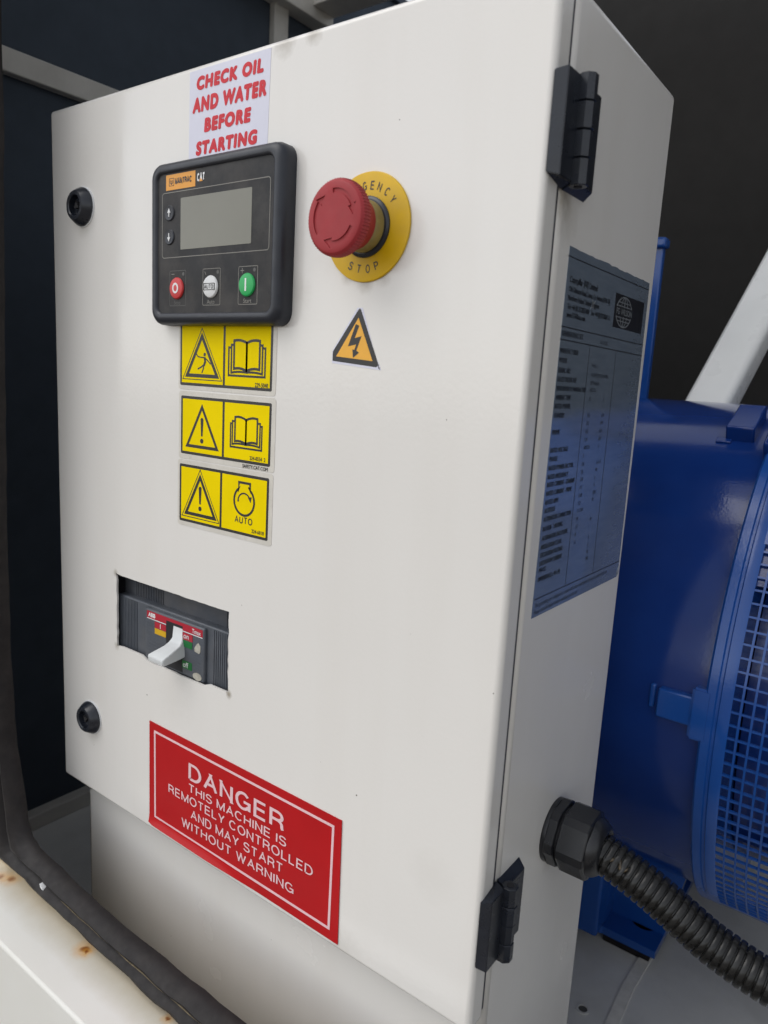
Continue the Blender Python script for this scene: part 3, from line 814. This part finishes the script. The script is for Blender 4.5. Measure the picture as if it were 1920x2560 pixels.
for k in range(3):
    P = []; a0 = 96 - 120 * k
    n = 14
    for i in range(n + 1): a = radians(a0 - 72 * i / n); P.append((14.6 * cos(a), 14.6 * sin(a)))
    P.append((16.3 * cos(radians(a0 - 72)), 16.3 * sin(radians(a0 - 72))))
    P.append((13.2 * cos(radians(a0 - 96)), 13.2 * sin(radians(a0 - 96))))
    P.append((10.6 * cos(radians(a0 - 70)), 10.6 * sin(radians(a0 - 70))))
    for i in range(n, -1, -1): a = radians(a0 - 72 * i / n); P.append((12.2 * cos(a), 12.2 * sin(a)))
    holes.append([(ec + u, ez + v) for u, v in P])
outer = [(v.co.x, v.co.z) for v in tv]
lo = sheet_with_holes(bm, outer, holes, FR, 30.0)
for l in lo[1:]: wall(bm, l, (0, 0.75, 0))
for P in holes: bm.faces.new([bm.verts.new(FR(u, v, 29.25)) for u, v in P])
bmesh.ops.remove_doubles(bm, verts=bm.verts[:], dist=0.001)
es.part('mushroom_cap', bm, 'red', smooth=24)

# ================================================================== WARNING STICKERS
def sticker_base(th, u0, u1, v0, v1, bu0, bu1, bv0, bv1, div):
    bm = nb(); prism(bm, rrect(u0, u1, v0, v1, 2.4, 5), FR, 0.02, 0.22); bk = th.part('backing', bm, 'vinyl')
    bm = nb(); prism(bm, rrect(bu0, bu1, bv0, bv1, 1.2, 4), FR, 0.2, 0.28); th.part('black_border', bm, 'black_ink')
    for a, b in ((bu0 + 2.0, div - 1.1), (div + 1.1, bu1 - 2.0)):
        bm = nb(); hb(bm, a, b, bv0 + 2.0, bv1 - 2.0, FR, 0.25, 0.36); th.part('yellow_field', bm, 'yellow')
    return bk
K0, K1 = 0.34, 0.44
def triangle_ring(bm, ax, ay, lx, ly, rx, w, outline=False):
    P = [(ax, ay), (lx, ly), (rx, ly)]
    if offset_path(P, 1.0, True)[1][0] < lx: w = -w
    ringprism(bm, P, offset_path(P, w, True), FR, K0, K1)
    if outline:
        q = offset_path(P, -1.15 if w > 0 else 1.15, True); q2 = offset_path(P, -1.75 if w > 0 else 1.75, True)
        ringprism(bm, q2, q, FR, K0, K1)
def exclaim(bm, cu, top, bot):
    h = top - bot
    P = [(cu - 1.6, top - 1.2), (cu - 0.9, top), (cu + 0.9, top), (cu + 1.6, top - 1.2), (cu + 0.8, bot + h * 0.27), (cu - 0.8, bot + h * 0.27)]
    prism(bm, P[::-1], FR, K0, K1)
    prism(bm, circ(cu, bot + 1.5, 1.75, 18), FR, K0, K1)
def arcpts(p, q, bulge, n=6):
    p = Vector(p); q = Vector(q); m = (p + q) / 2; d = q - p; nn = Vector((-d.y, d.x)).normalized() * bulge
    return [tuple(p * (1 - t) ** 2 + (m + nn * 2) * 2 * t * (1 - t) + q * t ** 2) for t in [i / n for i in range(n + 1)]]
def open_book(bm, cu, vt, vb, hw, pw, w):
    """open book with stacked page edges either side; hw half width, pw half width of the open pages"""
    vpb = vb + (vt - vb) * 0.20
    for s in (1, -1):
        pg = arcpts((cu, vt - 1.4), (cu + s * pw, vt), s * 0.9) + arcpts((cu + s * pw, vpb), (cu, vpb - 1.2), -s * 0.9)
        stroke(bm, pg if s > 0 else pg, w, FR, K0, K1, True)
        e1 = [(cu + s * (pw + w * 0.3), vt - 2.8), (cu + s * (pw + 2.6), vt - 2.8), (cu + s * (pw + 2.6), vb + 1.9)] + arcpts((cu + s * (pw + 2.6), vb + 1.9), (cu, vb + 2.4), -s * 0.5)[1:]
        stroke(bm, e1, w * 0.85, FR, K0, K1 - 0.01)
        e2 = [(cu + s * (pw + 3.0), vt - 4.6), (cu + s * hw, vt - 4.6), (cu + s * hw, vb), (cu, vb)]
        stroke(bm, e2, w * 0.85, FR, K0, K1 - 0.02)
GS = 'yellow safety stickers below the control module'
# 1: flying debris / hazard figure and book
s1 = Thing('safety_sticker', 'yellow sticker with struck figure triangle and open book, directly under the module', 'sticker', (214, 0, 366), GS)
sticker_base(s1, 164.8, 262.8, 365.6, 415.0, 166.8, 259.4, 368.4, 413.5, 213.4)
bm = nb(); triangle_ring(bm, 190.3, 405.2, 172.4, 374.4, 208.6, 2.5, True)
prism(bm, circ(193.3, 390.3, 1.25, 16), FR, K0, K1)
stroke(bm, [(184.6, 390.6), (186.2, 388.8), (188.6, 388.4), (193.0, 388.2)], 0.9, FR, K0, K1)
stroke(bm, [(193.0, 388.2), (196.4, 386.4), (199.6, 383.9)], 0.9, FR, K0, K1 - .01)
stroke(bm, [(193.2, 388.6), (193.9, 385.6), (192.6, 382.8)], 2.1, FR, K0, K1 - .02)
stroke(bm, [(193.0, 383.6), (190.0, 381.8), (186.0, 380.2)], 1.15, FR, K0, K1 - .03)
stroke(bm, [(193.0, 383.6), (191.9, 380.4), (190.4, 377.6)], 1.15, FR, K0, K1 - .04)
s1.part('hazard_triangle', bm, 'black_ink')
bm = nb(); open_book(bm, 235.4, 400.2, 377.2, 17.4, 12.2, 1.75); s1.part('book_symbol', bm, 'black_ink')
bm = text_bm('229-5048', 243.8, 256.0, 370.6, 373.4, FR, 0, K1, 0.012, 3); s1.part('lettering', bm, 'black_ink')
# 2
s2 = Thing('safety_sticker', 'middle yellow sticker with exclamation triangle and open book', 'sticker', (214, 0, 315.8), GS)
sticker_base(s2, 165.6, 263.6, 315.8, 364.4, 168.1, 259.8, 319.4, 361.0, 213.7)
bm = nb(); triangle_ring(bm, 191.2, 356.2, 173.4, 324.6, 209.4, 2.2); exclaim(bm, 191.3, 346.4, 328.6); s2.part('hazard_triangle', bm, 'black_ink')
bm = nb(); open_book(bm, 236.3, 349.7, 329.3, 15.2, 10.8, 1.55); s2.part('book_symbol', bm, 'black_ink')
bm = text_bm('224-0554  2', 240.5, 255.4, 322.2, 324.8, FR, 0, K1, 0.014, 3); s2.part('lettering', bm, 'black_ink'); s2.part('lettering', text_bm('SAFETY.CAT.COM', 233.6, 257.8, 316.3, 318.7, FR, 0, 0.34, 0.016, 3), 'black_ink')
# 3
s3 = Thing('safety_sticker', 'lowest yellow sticker with exclamation triangle and AUTO engine symbol', 'sticker', (214, 0, 266), GS)
sticker_base(s3, 164.9, 263.0, 266.2, 315.0, 167.0, 259.4, 269.4, 311.8, 212.4)
bm = nb(); triangle_ring(bm, 190.0, 306.4, 172.6, 275.0, 208.2, 2.4, True); exclaim(bm, 190.2, 297.2, 279.6); s3.part('hazard_triangle', bm, 'black_ink')
bm = nb()
P = [(230.6, 305.8), (241.6, 305.8), (241.6, 301.2)]
for i in range(25):
    a = radians(58 - i * (296 / 24)); P.append((236.0 + 9.9 * cos(a), 293.2 + 9.9 * sin(a)))
P.append((230.6, 301.2))
stroke(bm, P[::-1], 1.7, FR, K0, K1, True)
stroke(bm, [(236.0 + 6.0 * cos(radians(a)), 293.0 + 5.6 * sin(radians(a))) for a in range(178, 24, -14)], 1.1, FR, K0, K1 - .01)
prism(bm, [(239.6, 296.4), (243.4, 297.0), (242.4, 292.8)][::-1], FR, K0, K1)
stroke(bm, [(229.4, 293.0), (230.9, 293.0)], 1.4, FR, K0, K1 - .02)
s3.part('engine_symbol', bm, 'black_ink')
bm = caps('AUTO', 227.0, 244.6, 277.4, 282.2, FR, K1, 0.16, 0.14); s3.part('lettering', bm, 'black_ink'); s3.part('lettering', text_bm('224-6818', 244.0, 255.8, 272.6, 275.2, FR, 0, K1, 0.014, 3), 'black_ink')

# ================================================================== HIGH VOLTAGE TRIANGLE
hv = Thing('voltage_sticker', 'amber high voltage triangle sticker below the emergency stop button', 'sticker', (328, 0, 386))
bm = nb(); prism(bm, [(309.4, 388.2), (346.6, 385.2), (345.8, 387.4), (342.0, 393.0), (331.0, 420.2), (327.0, 420.2), (309.4, 395.5)], FR, 0.02, 0.12); hv.part('backing', bm, 'paper')
T = [(309.8, 389.5), (342.9, 386.8), (344.2, 387.5), (344.3, 388.8), (329.9, 419.0), (329.0, 419.9), (327.9, 419.0), (309.8, 395.0)]
bm = nb(); prism(bm, T, FR, 0.1, 0.2); hv.part('black_border', bm, 'black_ink')
bm = nb(); prism(bm, [(312.6, 392.2), (340.2, 390.2), (328.4, 414.6)], FR, 0.15, 0.28); hv.part('amber_field', bm, 'amber')
bm = nb(); prism(bm, [(326.6, 411.0), (329.2, 410.0), (326.3, 403.0), (331.3, 404.2), (327.9, 395.9), (330.0, 394.7), (325.6, 391.6), (324.9, 396.6), (326.3, 396.2), (327.6, 399.4), (321.4, 398.2)][::-1], FR, 0.25, 0.34); hv.part('lightning_bolt', bm, 'black_ink')
bm = nb(); stroke(bm, [(344.6, 388.6), (344.8, 386.0)], 0.35, FR, 0.1, 0.2); stroke(bm, [(345.4, 387.0), (345.6, 385.5)], 0.35, FR, 0.1, 0.2); hv.part('corner_print', bm, 'black_ink')

# ================================================================== CHECK OIL STICKER
ck = Thing('notice_sticker', 'pale paper notice in red letters, CHECK OIL AND WATER BEFORE STARTING', 'sticker', (212, 0, 511))
bm = nb(); prism(bm, [(174.0, 511), (249.2, 511), (250.6, 573.4), (174.6, 573.4)], FR, 0.02, 0.16); ck.part('paper', bm, 'paper')
for s, u0, u1, v0, v1 in (('CHECK OIL', 181.6, 244.6, 560.9, 569.4), ('AND WATER', 177.6, 247.6, 547.2, 556.8), ('BEFORE', 189.6, 234.4, 534.1, 543.1), ('STARTING', 181.4, 240.4, 520.5, 529.4)):
    ck.part('lettering', text_bm(s, u0, u1, v0, v1, FR, 0, 0.22, 0.078, 4, 1.20, None, 0.10), 'red_ink')

# ================================================================== DANGER SIGN
dg_ = Thing('danger_sign', 'red DANGER sign with pale lettering at the foot of the door', 'sign', (233, 0, 5.5))
bm = nb(); NU, NV = 28, 12; G_ = []
for b in range(NV + 1):
    row = []
    tb = b / NV
    for a in range(NU + 1):
        ta = a / NU
        lo_ = Vector((131.1, 7.2)).lerp(Vector((336.6, 5.3)), ta); hi_ = Vector((131.2, 97.4)).lerp(Vector((335.0, 96.2)), ta)
        f = tb ** 2.2
        p = lo_.lerp(hi_, f)
        curl = max(0.0, 1 - f / 0.085) ** 1.5 * 3.4 * max(0.0, min(1.0, (0.62 - ta) / 0.25)) * min(1.0, (ta + 0.02) / 0.06)
        row.append(bm.verts.new(FR(p.x, p.y + curl * 0.5, 0.75 + curl)))
    G_.append(row)
for A, B in zip(G_, G_[1:]):
    for k in range(NU): bm.faces.new((A[k], A[k + 1], B[k + 1], B[k]))
rim = G_[0] + [r[-1] for r in G_[1:]] + G_[-1][-2::-1] + [r[0] for r in G_[-2:0:-1]]
low = [bm.verts.new(v.co + Vector((0, 0.6, 0))) for v in rim]
for k in range(len(rim)): bm.faces.new((rim[k], rim[(k + 1) % len(rim)], low[(k + 1) % len(rim)], low[k]))
dg_.part('red_plate', bm, 'sign_red', smooth=40)
bm = nb(); P = [(138.0, 14.2), (329.3, 12.6), (329.2, 90.2), (137.4, 91.4)]; ringprism(bm, P, offset_path(P, 1.9, True), FR, 0.7, 0.9); dg_.part('border_line', bm, 'pink')
for s, u0, u1, v0, v1, b in (('DANGER', 181.0, 284.2, 65.2, 79.4, 0.15), ('THIS MACHINE IS', 181.0, 287.0, 54.8, 62.2, 0.135), ('REMOTELY CONTROLLED', 156.4, 312.4, 44.4, 51.9, 0.135), ('AND MAY START', 184.2, 284.6, 33.2, 40.8, 0.135), ('WITHOUT WARNING', 173.0, 295.6, 22.2, 29.7, 0.135)):
    dg_.part('lettering', caps(s, u0, u1, v0, v1, FR, 0.95, b, 0.14, None, 0.0, 0.38), 'pink')

# ================================================================== CIRCUIT BREAKER
br = Thing('circuit_breaker', 'grey circuit breaker with white toggle showing through the door cut-out', 'circuit breaker', (152, 40, 140))
bm = nb(); box(bm, 80, 219, 12, 80, 120, 235, 1, 2); brk = br.part('breaker_case', bm, 'breaker_dark')
bm = nb()
for u in [96 + 2.2 * i for i in range(17)] + [207 + 2.0 * i for i in range(6)]: hb(bm, u, u + 1.0, 192, 232, FR, -12.1, -11.4)
br.part('case_ribs', bm, 'breaker_dark', brk)
bm = nb(); box(bm, 81.2, 217.6, 5, 13, 141, 192.7, 1.2, 3); sh = br.part('shoulder_cover', bm, 'breaker')
bm = nb()
for u in [84.0 + 2.05 * i for i in range(12)] + [201.0 + 2.3 * i for i in range(7)]: hb(bm, u, u + 1.0, 142, 191.2, FR, -5.2, -4.5)
br.part('shoulder_ribs', bm, 'breaker', sh)
bm = nb(); box(bm, 121.6, 194.0, 2.0, 9, 147.2, 190.6, 1.6, 4); fp = br.part('front_cover', bm, 'breaker')
c0 = -1.98
bm = nb(); hb(bm, 124.4, 192.2, 183.3, 189.0, FR, c0 - 0.5, c0 + 0.1); br.part('red_strip', bm, 'brk_red', fp)
bm = nb(); hb(bm, 124.4, 148.6, 182.6, 183.2, FR, c0 - .5, c0 + .12); hb(bm, 169.0, 192.0, 182.5, 183.1, FR, c0 - .5, c0 + .12)
br.part('strip_underline', bm, 'white', fp)
br.part('lettering', text_bm('ABB', 126.4, 135.4, 184.4, 188.0, FR, 0, c0 + 0.2, 0.05, 3), 'white', fp); br.part('lettering', text_bm('Tmax', 180.2, 190.2, 184.2, 187.6, FR, 0, c0 + 0.2, 0.01, 3), 'white', fp)
bm = nb()
for i in range(13): 
    z = 179.8 - i * 2.5
    if z > 150: hb(bm, 124.6, 134.4 if z > 170 else 148.4, z, z + 0.5, FR, c0 - .5, c0 + .25); hb(bm, 182.0, 192.0, z, z + 0.5, FR, c0 - .5, c0 + .15)
br.part('cover_ribs', bm, 'breaker', fp)
bm = nb(); hb(bm, 134.8, 148.7, 177.0, 182.0, FR, c0 - .5, c0 + .3); fi = br.part('on_flag', bm, 'brk_red', fp)
bm = nb(); hb(bm, 134.8, 148.7, 172.0, 176.6, FR, c0 - .5, c0 + .3); br.part('trip_flag', bm, 'brk_yellow', fp)
bm = nb(); hb(bm, 141.6, 142.2, 177.6, 181.4, FR, c0, c0 + .4); br.part('flag_mark', bm, 'white', fp)
bm = nb(); hb(bm, 149.0, 169.0, 149, 186.4, FR, c0 - 0.5, c0 + 0.12); br.part('toggle_slot', bm, 'dark', fp)
bm = nb(); hb(bm, 169.2, 180.8, 176.6, 182.0, FR, c0 - .5, c0 + .3); br.part('on_patch', bm, 'brk_red', fp)
bm = nb(); hb(bm, 169.2, 180.4, 170.8, 176.0, FR, c0 - .5, c0 + .3); br.part('green_patch', bm, 'brk_green', fp)
bm = nb(); hb(bm, 169.0, 180.2, 153.6, 159.6, FR, c0 - .5, c0 + .3); br.part('off_patch', bm, 'brk_green', fp)
bm = text_bm('on', 170.6, 176.6, 177.8, 180.6, FR, 0, c0 + .42, 0.005, 3); br.part('lettering', bm, 'white', fp); br.part('lettering', text_bm('off', 170.2, 176.4, 154.6, 158.8, FR, 0, c0 + .42, 0.005, 3), 'white', fp)
bm = nb(); prism(bm, [(183.4, 170.2), (188.6, 169.6), (190.0, 171.4), (190.0, 175.6), (187.6, 178.0), (185.6, 176.4), (183.2, 173.0)], FR, c0 - .5, c0 + .3); br.part('worn_label', bm, 'beige_spot', fp)
bm = nb(); prism(bm, circ(186.8, 150.9, 2.9, 28, 5.0), FR, c0 - .5, c0 + .5); br.part('oval_cap', bm, 'beige_spot', fp)
# toggle: bent lever, narrow root in the slot and a flared nose sticking out
bm = nb()
secs = [((-7, 187.2), (-2.2, 187.2), 157.6, 169.2), ((-7, 172.0), (-0.8, 175.0), 157.6, 170.0), ((-7, 162.6), (2.0, 172.2), 157.2, 171.2), ((3.0, 161.4), (6.5, 170.4), 157.6, 171.8), ((17.6, 160.2), (18.2, 165.4), 153.6, 172.2), ((18.6, 161.0), (18.8, 164.6), 154.2, 171.8)]
R = [[bm.verts.new(Vector((x, -dd, v))) for (dd, v), x in ((lo_, a), (lo_, b), (hi_, b), (hi_, a))] for lo_, hi_, a, b in secs]
for A, B in zip(R, R[1:]):
    for i in range(4): bm.faces.new((A[i], A[(i + 1) % 4], B[(i + 1) % 4], B[i]))
bm.faces.new(R[0]); bm.faces.new(R[-1][::-1])
bmesh.ops.recalc_face_normals(bm, faces=bm.faces[:])
bmesh.ops.bevel(bm, geom=[e for e in bm.edges if e.calc_face_angle(0) > 0.6], offset=0.45, segments=2, affect='EDGES')
br.part('toggle_lever', bm, 'toggle', label='pale grey toggle lever', smooth=40)

# ================================================================== RATING PLATE on the side
rp = Thing('rating_plate', 'silver rating plate printed with tabulated generating set data', 'nameplate', (W, 103, 250))
rnd = random.Random(11)
P = [(31.8, 251.3), (103, 250.7), (171.6, 250.2), (174.8, 253.0), (173.0, 350), (171.0, 453.4)]
for i in range(1, 30):
    P.append((171.0 - i * 4.5, 453.4 + i * 0.033 + rnd.uniform(-.35, .35)))
P += [(36.0, 454.4), (34.2, 350)]
bm = nb(); prism(bm, P, SD, 0.02, 0.16); rp.part('foil', bm, 'foil')
d = 0.22
bm = nb()
for pts in ([(34.9, 449.2), (171.2, 449.0)], [(34.8, 413.3), (170.9, 413.0)], [(34.6, 406.6), (171.2, 405.9)], [(77.4, 406.2), (77.3, 262.0)], [(121.5, 406.1), (122.5, 262.2)], [(33.0, 262.1), (173.6, 261.5)]):
    stroke(bm, pts, 0.55, SD, 0.1, d)
rp.part('table_lines', bm, 'foil_ink')
bm = nb(); hb(bm, 110.4, 164.6, 419.8, 440.0, SD, 0.1, d); lg_ = rp.part('logo_box', bm, 'foil_ink')
bm = nb(); gu, gv, gr_ = 127.6, 429.8, 9.4
gm = lambda u, v, dd: SD(gu + (u) * 1.55, gv + v, dd)
ringprism(bm, circ(0, 0, gr_, 40), circ(0, 0, gr_ - 0.7, 40), gm, d, d + .08)
for k in (0.45, ): ringprism(bm, circ(0, 0, gr_ - 0.3, 40, gr_ * k), circ(0, 0, gr_ - 0.9, 40, gr_ * k - 0.55), gm, d, d + .07)
for v in (-5.6, -3.4, 3.4, 5.6): 
    hwid = math.sqrt(gr_ ** 2 - v * v); hb(bm, -hwid, hwid, v - 0.3, v + 0.3, gm, d, d + .06)
hb(bm, -0.35, 0.35, -gr_, gr_, gm, d, d + .05)
rp.part('globe_logo', bm, 'foil_light', lg_)
bm = nb(); hb(bm, 112.8, 142.6, 427.2, 432.6, SD, d, d + .10); rp.part('logo_band', bm, 'foil_ink', lg_)
bm = text_bm('FG WILSON', 113.6, 141.8, 428.0, 431.8, SD, 0, d + .14, 0.03, 3); rp.part('lettering', bm, 'foil_light', lg_)
bm = nb()
for s, u0, u1, v0, h in (('Caterpillar (NI) Limited', 40.1, 80, 436.6, 3.6), ('Old Glenarm Road, Larne, Co Antrim BT40 1EJ', 40.0, 101.5, 431.9, 2.9), ('Northern Ireland, United Kingdom', 39.9, 85, 427.4, 2.9), ('Tel: +44 (0) 28 28261000    Fax: +44 (0) 28 28261111', 40.2, 104.5, 422.8, 2.9), ('www.FGWilson.com', 40.0, 66, 418.6, 2.9)):
    text_bm(s, u0, u1, v0, v0 + h, SD, 0, d, 0.012, 2, 1.0, bm)
rows = [('GENERATING SET', 408.6, 30), ('MANUFACTURER', 399.6, 25), ('MODEL', 394.5, 11), ('SERIAL NO', 389.2, 16.5), ('SALES ORDER REF', 384.4, 26.5), ('MONTH/YEAR OF MANUFACTURE', 379.4, 42), ('AMBIENT TEMP.', 374.5, 21), ('RATED POWER', 369.8, 21), ('STANDBY', 364.8, 14), ('PRIME', 355.5, 10), ('RATED VOLTAGE', 345.6, 24), ('PHASE', 340.7, 10.5), ('RATED POWER FACTOR', 335.7, 34), ('RATED FREQUENCY', 330.8, 28), ('RATED CURRENT - STANDBY', 326.4, 39), ('RATED CURRENT - PRIME', 321.5, 35.5), ('RATED RPM', 316.5, 17), ('ALTITUDE', 311.8, 14), ('ALTERNATOR CONNECTION', 306.9, 38), ('ISO 8528 - 3 RATING', 301.4, 27), ('ALTERNATOR ENCLOSURE', 296.0, 36), ('INSULATION CLASS', 290.9, 28), ('EXCITATION VOLTAGE', 286.2, 31), ('EXCITATION CURRENT', 281.4, 31), ('MASS', 277.4, 9), ('DIMENSIONS (L x W x H)', 272.2, 30)]
for s, v, w in rows: text_bm(s, 36.0, 36.0 + w, v, v + 2.7, SD, 0, d, 0.004, 2, 1.0, bm)
vals = [('ISO 8528', 408.0, 93, 12), ('P165-5', 393.9, 84, 9), ('FGWPEP28PALA00986', 388.4, 84, 28), ('SPTN46UB', 383.8, 84, 14), ('04/2016', 379.8, 84, 9.5), ('25', 374.6, 84.4, 3.2), ('165', 364.8, 84.6, 4.2), ('132', 360.1, 84.2, 4.2), ('150', 355.2, 84, 4.2), ('120', 350.3, 84.2, 4.2), ('400/230', 345.5, 84, 9.5), ('3', 340.5, 84.2, 1.6), ('0.8', 335.6, 83.8, 3.8), ('50', 330.8, 83.7, 3.2), ('238', 326.3, 83.4, 4.6), ('217', 321.3, 83.8, 4.4), ('1500', 316.3, 83.8, 5.6), ('152', 311.5, 84.2, 4.2), ('S STAR', 306.8, 83.8, 10), ('PR', 301.6, 84, 3.5), ('23', 297, 84, 3.2), ('H', 292, 84, 1.8), ('35', 287, 84, 3),
        ('°C', 374.8, 107, 2.8), ('kVA', 364.8, 107.6, 5), ('kW', 360, 107.4, 4.2), ('kVA', 355.2, 107, 5), ('kW', 350.3, 107, 4.2), ('V', 345.4, 107, 2), ('Cos Ø', 335.6, 107.4, 8), ('Hz', 330.9, 107.2, 3.6), ('A', 325.8, 107, 2), ('A', 321.2, 107, 2), ('rpm', 316.2, 107, 5), ('m', 311.8, 107, 2.2), ('IP', 299.0, 107.4, 2.4), ('V', 287, 107, 2), ('A', 282.4, 107, 2), ('kg', 278, 107, 3), ('mm', 273, 107, 4)]
for s, v, u, w in vals: text_bm(s, u, u + w, v, v + 2.3, SD, 0, d, 0.0, 2, 1.0, bm)
text_bm('This generating set is designed to comply with safety requirements during its operation and use', 35, 150, 257.0, 259.6, SD, 0, d, 0.0, 2, 1.0, bm)
text_bm('Please consult dealer before working on this set', 34.6, 98, 252.9, 255.6, SD, 0, d, 0.0, 2, 1.0, bm)
rp.part('small_print', bm, 'foil_ink')
bm = nb(); prism(bm, [(72.0, 426.0), (74.5, 427.2), (77.6, 426.4), (77.0, 429.0), (79.2, 431.6), (76.0, 430.2), (73.8, 432.0), (74.2, 429.0)], SD, 0.2, 0.30); rp.part('scuff', bm, 'foil_light')
bm = nb()
prism(bm, [(172.2, 250.9), (176.2, 254.0), (174.0, 254.2), (174.6, 258.0), (172.2, 254.6)], SD, 0.2, 0.4); rp.part('lifted_corner', bm, 'foil_light')

# ================================================================== CABLE GLAND AND CONDUIT
gy, gz = 100.5, 86.0
gl = Thing('cable_gland', 'black nylon cable gland screwed into the cabinet side', 'cable gland', (W, gy, gz))
def GX(c, s, h): return Vector((W + h, gy + c, gz + s))
def hexlathe(bm, rows, rot, ch=0.16):
    """rows: (corner radius, height); hexagon with clipped corners"""
    pr = []
    for k in range(6):
        for q in (-ch, ch): pr.append((radians(60 * k + rot) + q))
    R = [[bm.verts.new(GX(r * cos(a) , r * sin(a), h)) for a in pr] for r, h in rows]
    n = len(pr)
    for A, B in zip(R, R[1:]):
        for i in range(n): bm.faces.new((A[i], A[(i + 1) % n], B[(i + 1) % n], B[i]))
    bm.faces.new(R[0][::-1]); bm.faces.new(R[-1])
    return bm
bm = nb(); lathe(bm, [(21.6, 0.1), (21.8, 1.0), (21.4, 3.0), (12, 3.0)], GX, 48); gn = gl.part('lock_nut', bm, 'nylon', smooth=35)
bm = nb(); hexlathe(bm, [(21.8, 2.6), (22.2, 3.2), (22.2, 8.6), (21.2, 9.2)], 4); gl.part('hex_flange', bm, 'nylon', gn)
bm = nb(); lathe(bm, [(19.0, 8.5), (19.0, 12.5), (10, 12.6)], GX, 40); gl.part('thread_neck', bm, 'dark')
bm = nb(); hexlathe(bm, [(21.4, 11.0), (22.6, 11.6), (22.6, 28.6), (21.9, 29.4), (19.5, 30.2)], 6, 0.13); dn = gl.part('dome_nut', bm, 'nylon')
bm = nb(); lathe(bm, [(19.6, 27.0), (19.4, 30.4), (18.4, 33.0), (16.6, 35.4), (14.8, 36.8), (13.4, 37.2), (12.4, 36.0)], GX, 56); gl.part('dome', bm, 'nylon', dn, smooth=50)
bm = nb()
for a in (156, 216, 276):
    ca, sa = cos(radians(a)), sin(radians(a))
    for k in range(-13, 14):
        p = 20.75
        c, s = p * ca - k * 0.62 * sa, p * sa + k * 0.62 * ca
        u = Vector((c, s)); nrm = Vector((ca, sa)); tg = Vector((-sa, ca))
        q = [u + tg * 0.17 - nrm * 0.4, u - tg * 0.17 - nrm * 0.4, u - tg * 0.17 + nrm * 0.3 + nrm * 1.9 * 0 , u + tg * 0.17 + nrm * 0.3]
        A = [bm.verts.new(GX(x.x * 1.0, x.y * 1.0, 13.0)) for x in q]; B = [bm.verts.new(GX(x.x, x.y, 27.8)) for x in q]
        bm.faces.new(B); bm.faces.new(A[::-1])
        for i in range(4): bm.faces.new((A[i], A[(i + 1) % 4], B[(i + 1) % 4], B[i]))
gl.part('grip_ribs', bm, 'nylon', dn)

co_ = Thing('corrugated_conduit', 'black corrugated conduit with torn skin leaving the cable gland', 'conduit', (W + 36, gy, 84))
path = [(468, 100, 86.2), (476, 100, 83.6), (488.8, 100, 79.6), (503.9, 100, 74.4), (517.6, 100, 68.6), (530.8, 100, 62.6), (543, 100, 57.2), (560.6, 100, 52.0), (576, 100, 49.0), (600, 101, 46.0), (640, 104, 44), (720, 112, 44)]
def spline(P, n):
    P = [Vector(p) for p in P]; out = []
    for i in range(len(P) - 1):
        p0 = P[max(0, i - 1)]; p1 = P[i]; p2 = P[i + 1]; p3 = P[min(len(P) - 1, i + 2)]
        for j in range(n):
            t = j / n
            out.append(0.5 * ((2 * p1) + (-p0 + p2) * t + (2 * p0 - 5 * p1 + 4 * p2 - p3) * t * t + (-p0 + 3 * p1 - 3 * p2 + p3) * t ** 3))
    out.append(P[-1]); return out
def resample(P, step):
    out = [P[0]]; acc = 0.0
    for a, b in zip(P, P[1:]):
        L = (b - a).length; pos = step - acc
        while pos <= L:
            out.append(a.lerp(b, pos / L)); pos += step
        acc = (acc + L) % step
    return out
PITCH = 4.75
pts = resample(spline(path, 40), PITCH / 14)
bm = nb(); R = []; n = 44
rnd = random.Random(4)
for k, p in enumerate(pts):
    a = pts[max(0, k - 3)]; b = pts[min(len(pts) - 1, k + 3)]
    tg = (b - a).normalized(); sx = Vector((0, 1, 0)).cross(tg).normalized(); sy = tg.cross(sx)
    ph = (k % 14) / 14
    r = (12.7 + 0.3 * sin(pi * ph / 0.72)) if ph < 0.72 else (11.2 if ph < 0.78 or ph > 0.94 else 10.9)
    along = k / 14
    ring = []
    for i in range(n):
        an = tau * i / n
        rr = r
        # torn, squashed place on the upper camera side just outside the gland
        dx = (along - 3.4) / 2.2; da = (math.atan2(sin(an - 4.1), cos(an - 4.1))) / 0.62
        k2 = math.exp(-(dx * dx + da * da))
        rr -= 2.4 * k2 * (0.85 + 0.25 * sin(i * 0.9 + k * 0.12))
        ring.append(bm.verts.new(p + sx * (rr * cos(an)) + sy * (rr * sin(an))))
    R.append(ring)
for A, B in zip(R, R[1:]):
    for i in range(n): bm.faces.new((A[i], A[(i + 1) % n], B[(i + 1) % n], B[i]))
bm.faces.new(R[0][::-1]); bm.faces.new(R[-1])
co_.part('corrugated_tube', bm, 'hose', smooth=70)

# yellowed glue showing in the torn place
bm = nb(); rnd = random.Random(9); rows_ = []
for k in range(34, 72, 2):
    p = pts[k]; tg = (pts[k + 3] - pts[k - 3]).normalized(); sx = Vector((0, 1, 0)).cross(tg).normalized(); sy = tg.cross(sx)
    an0 = 4.05 + 0.22 * sin(k * 0.23) + rnd.uniform(-0.05, 0.05); hw = 0.09 + 0.10 * abs(sin(k * 0.31))
    row = []
    for q in (-1, -0.4, 0.4, 1):
        rr = 10.6 + rnd.uniform(-0.3, 0.3) + (0.4 if abs(q) < 0.5 else 0); an = an0 + q * hw
        row.append(bm.verts.new(p + sx * (rr * cos(an)) + sy * (rr * sin(an))))
    rows_.append(row)
for A, B in zip(rows_, rows_[1:]):
    for i in range(3): bm.faces.new((A[i], A[i + 1], B[i + 1], B[i]))
co_.part('glue_trace', bm, 'glue', smooth=80)
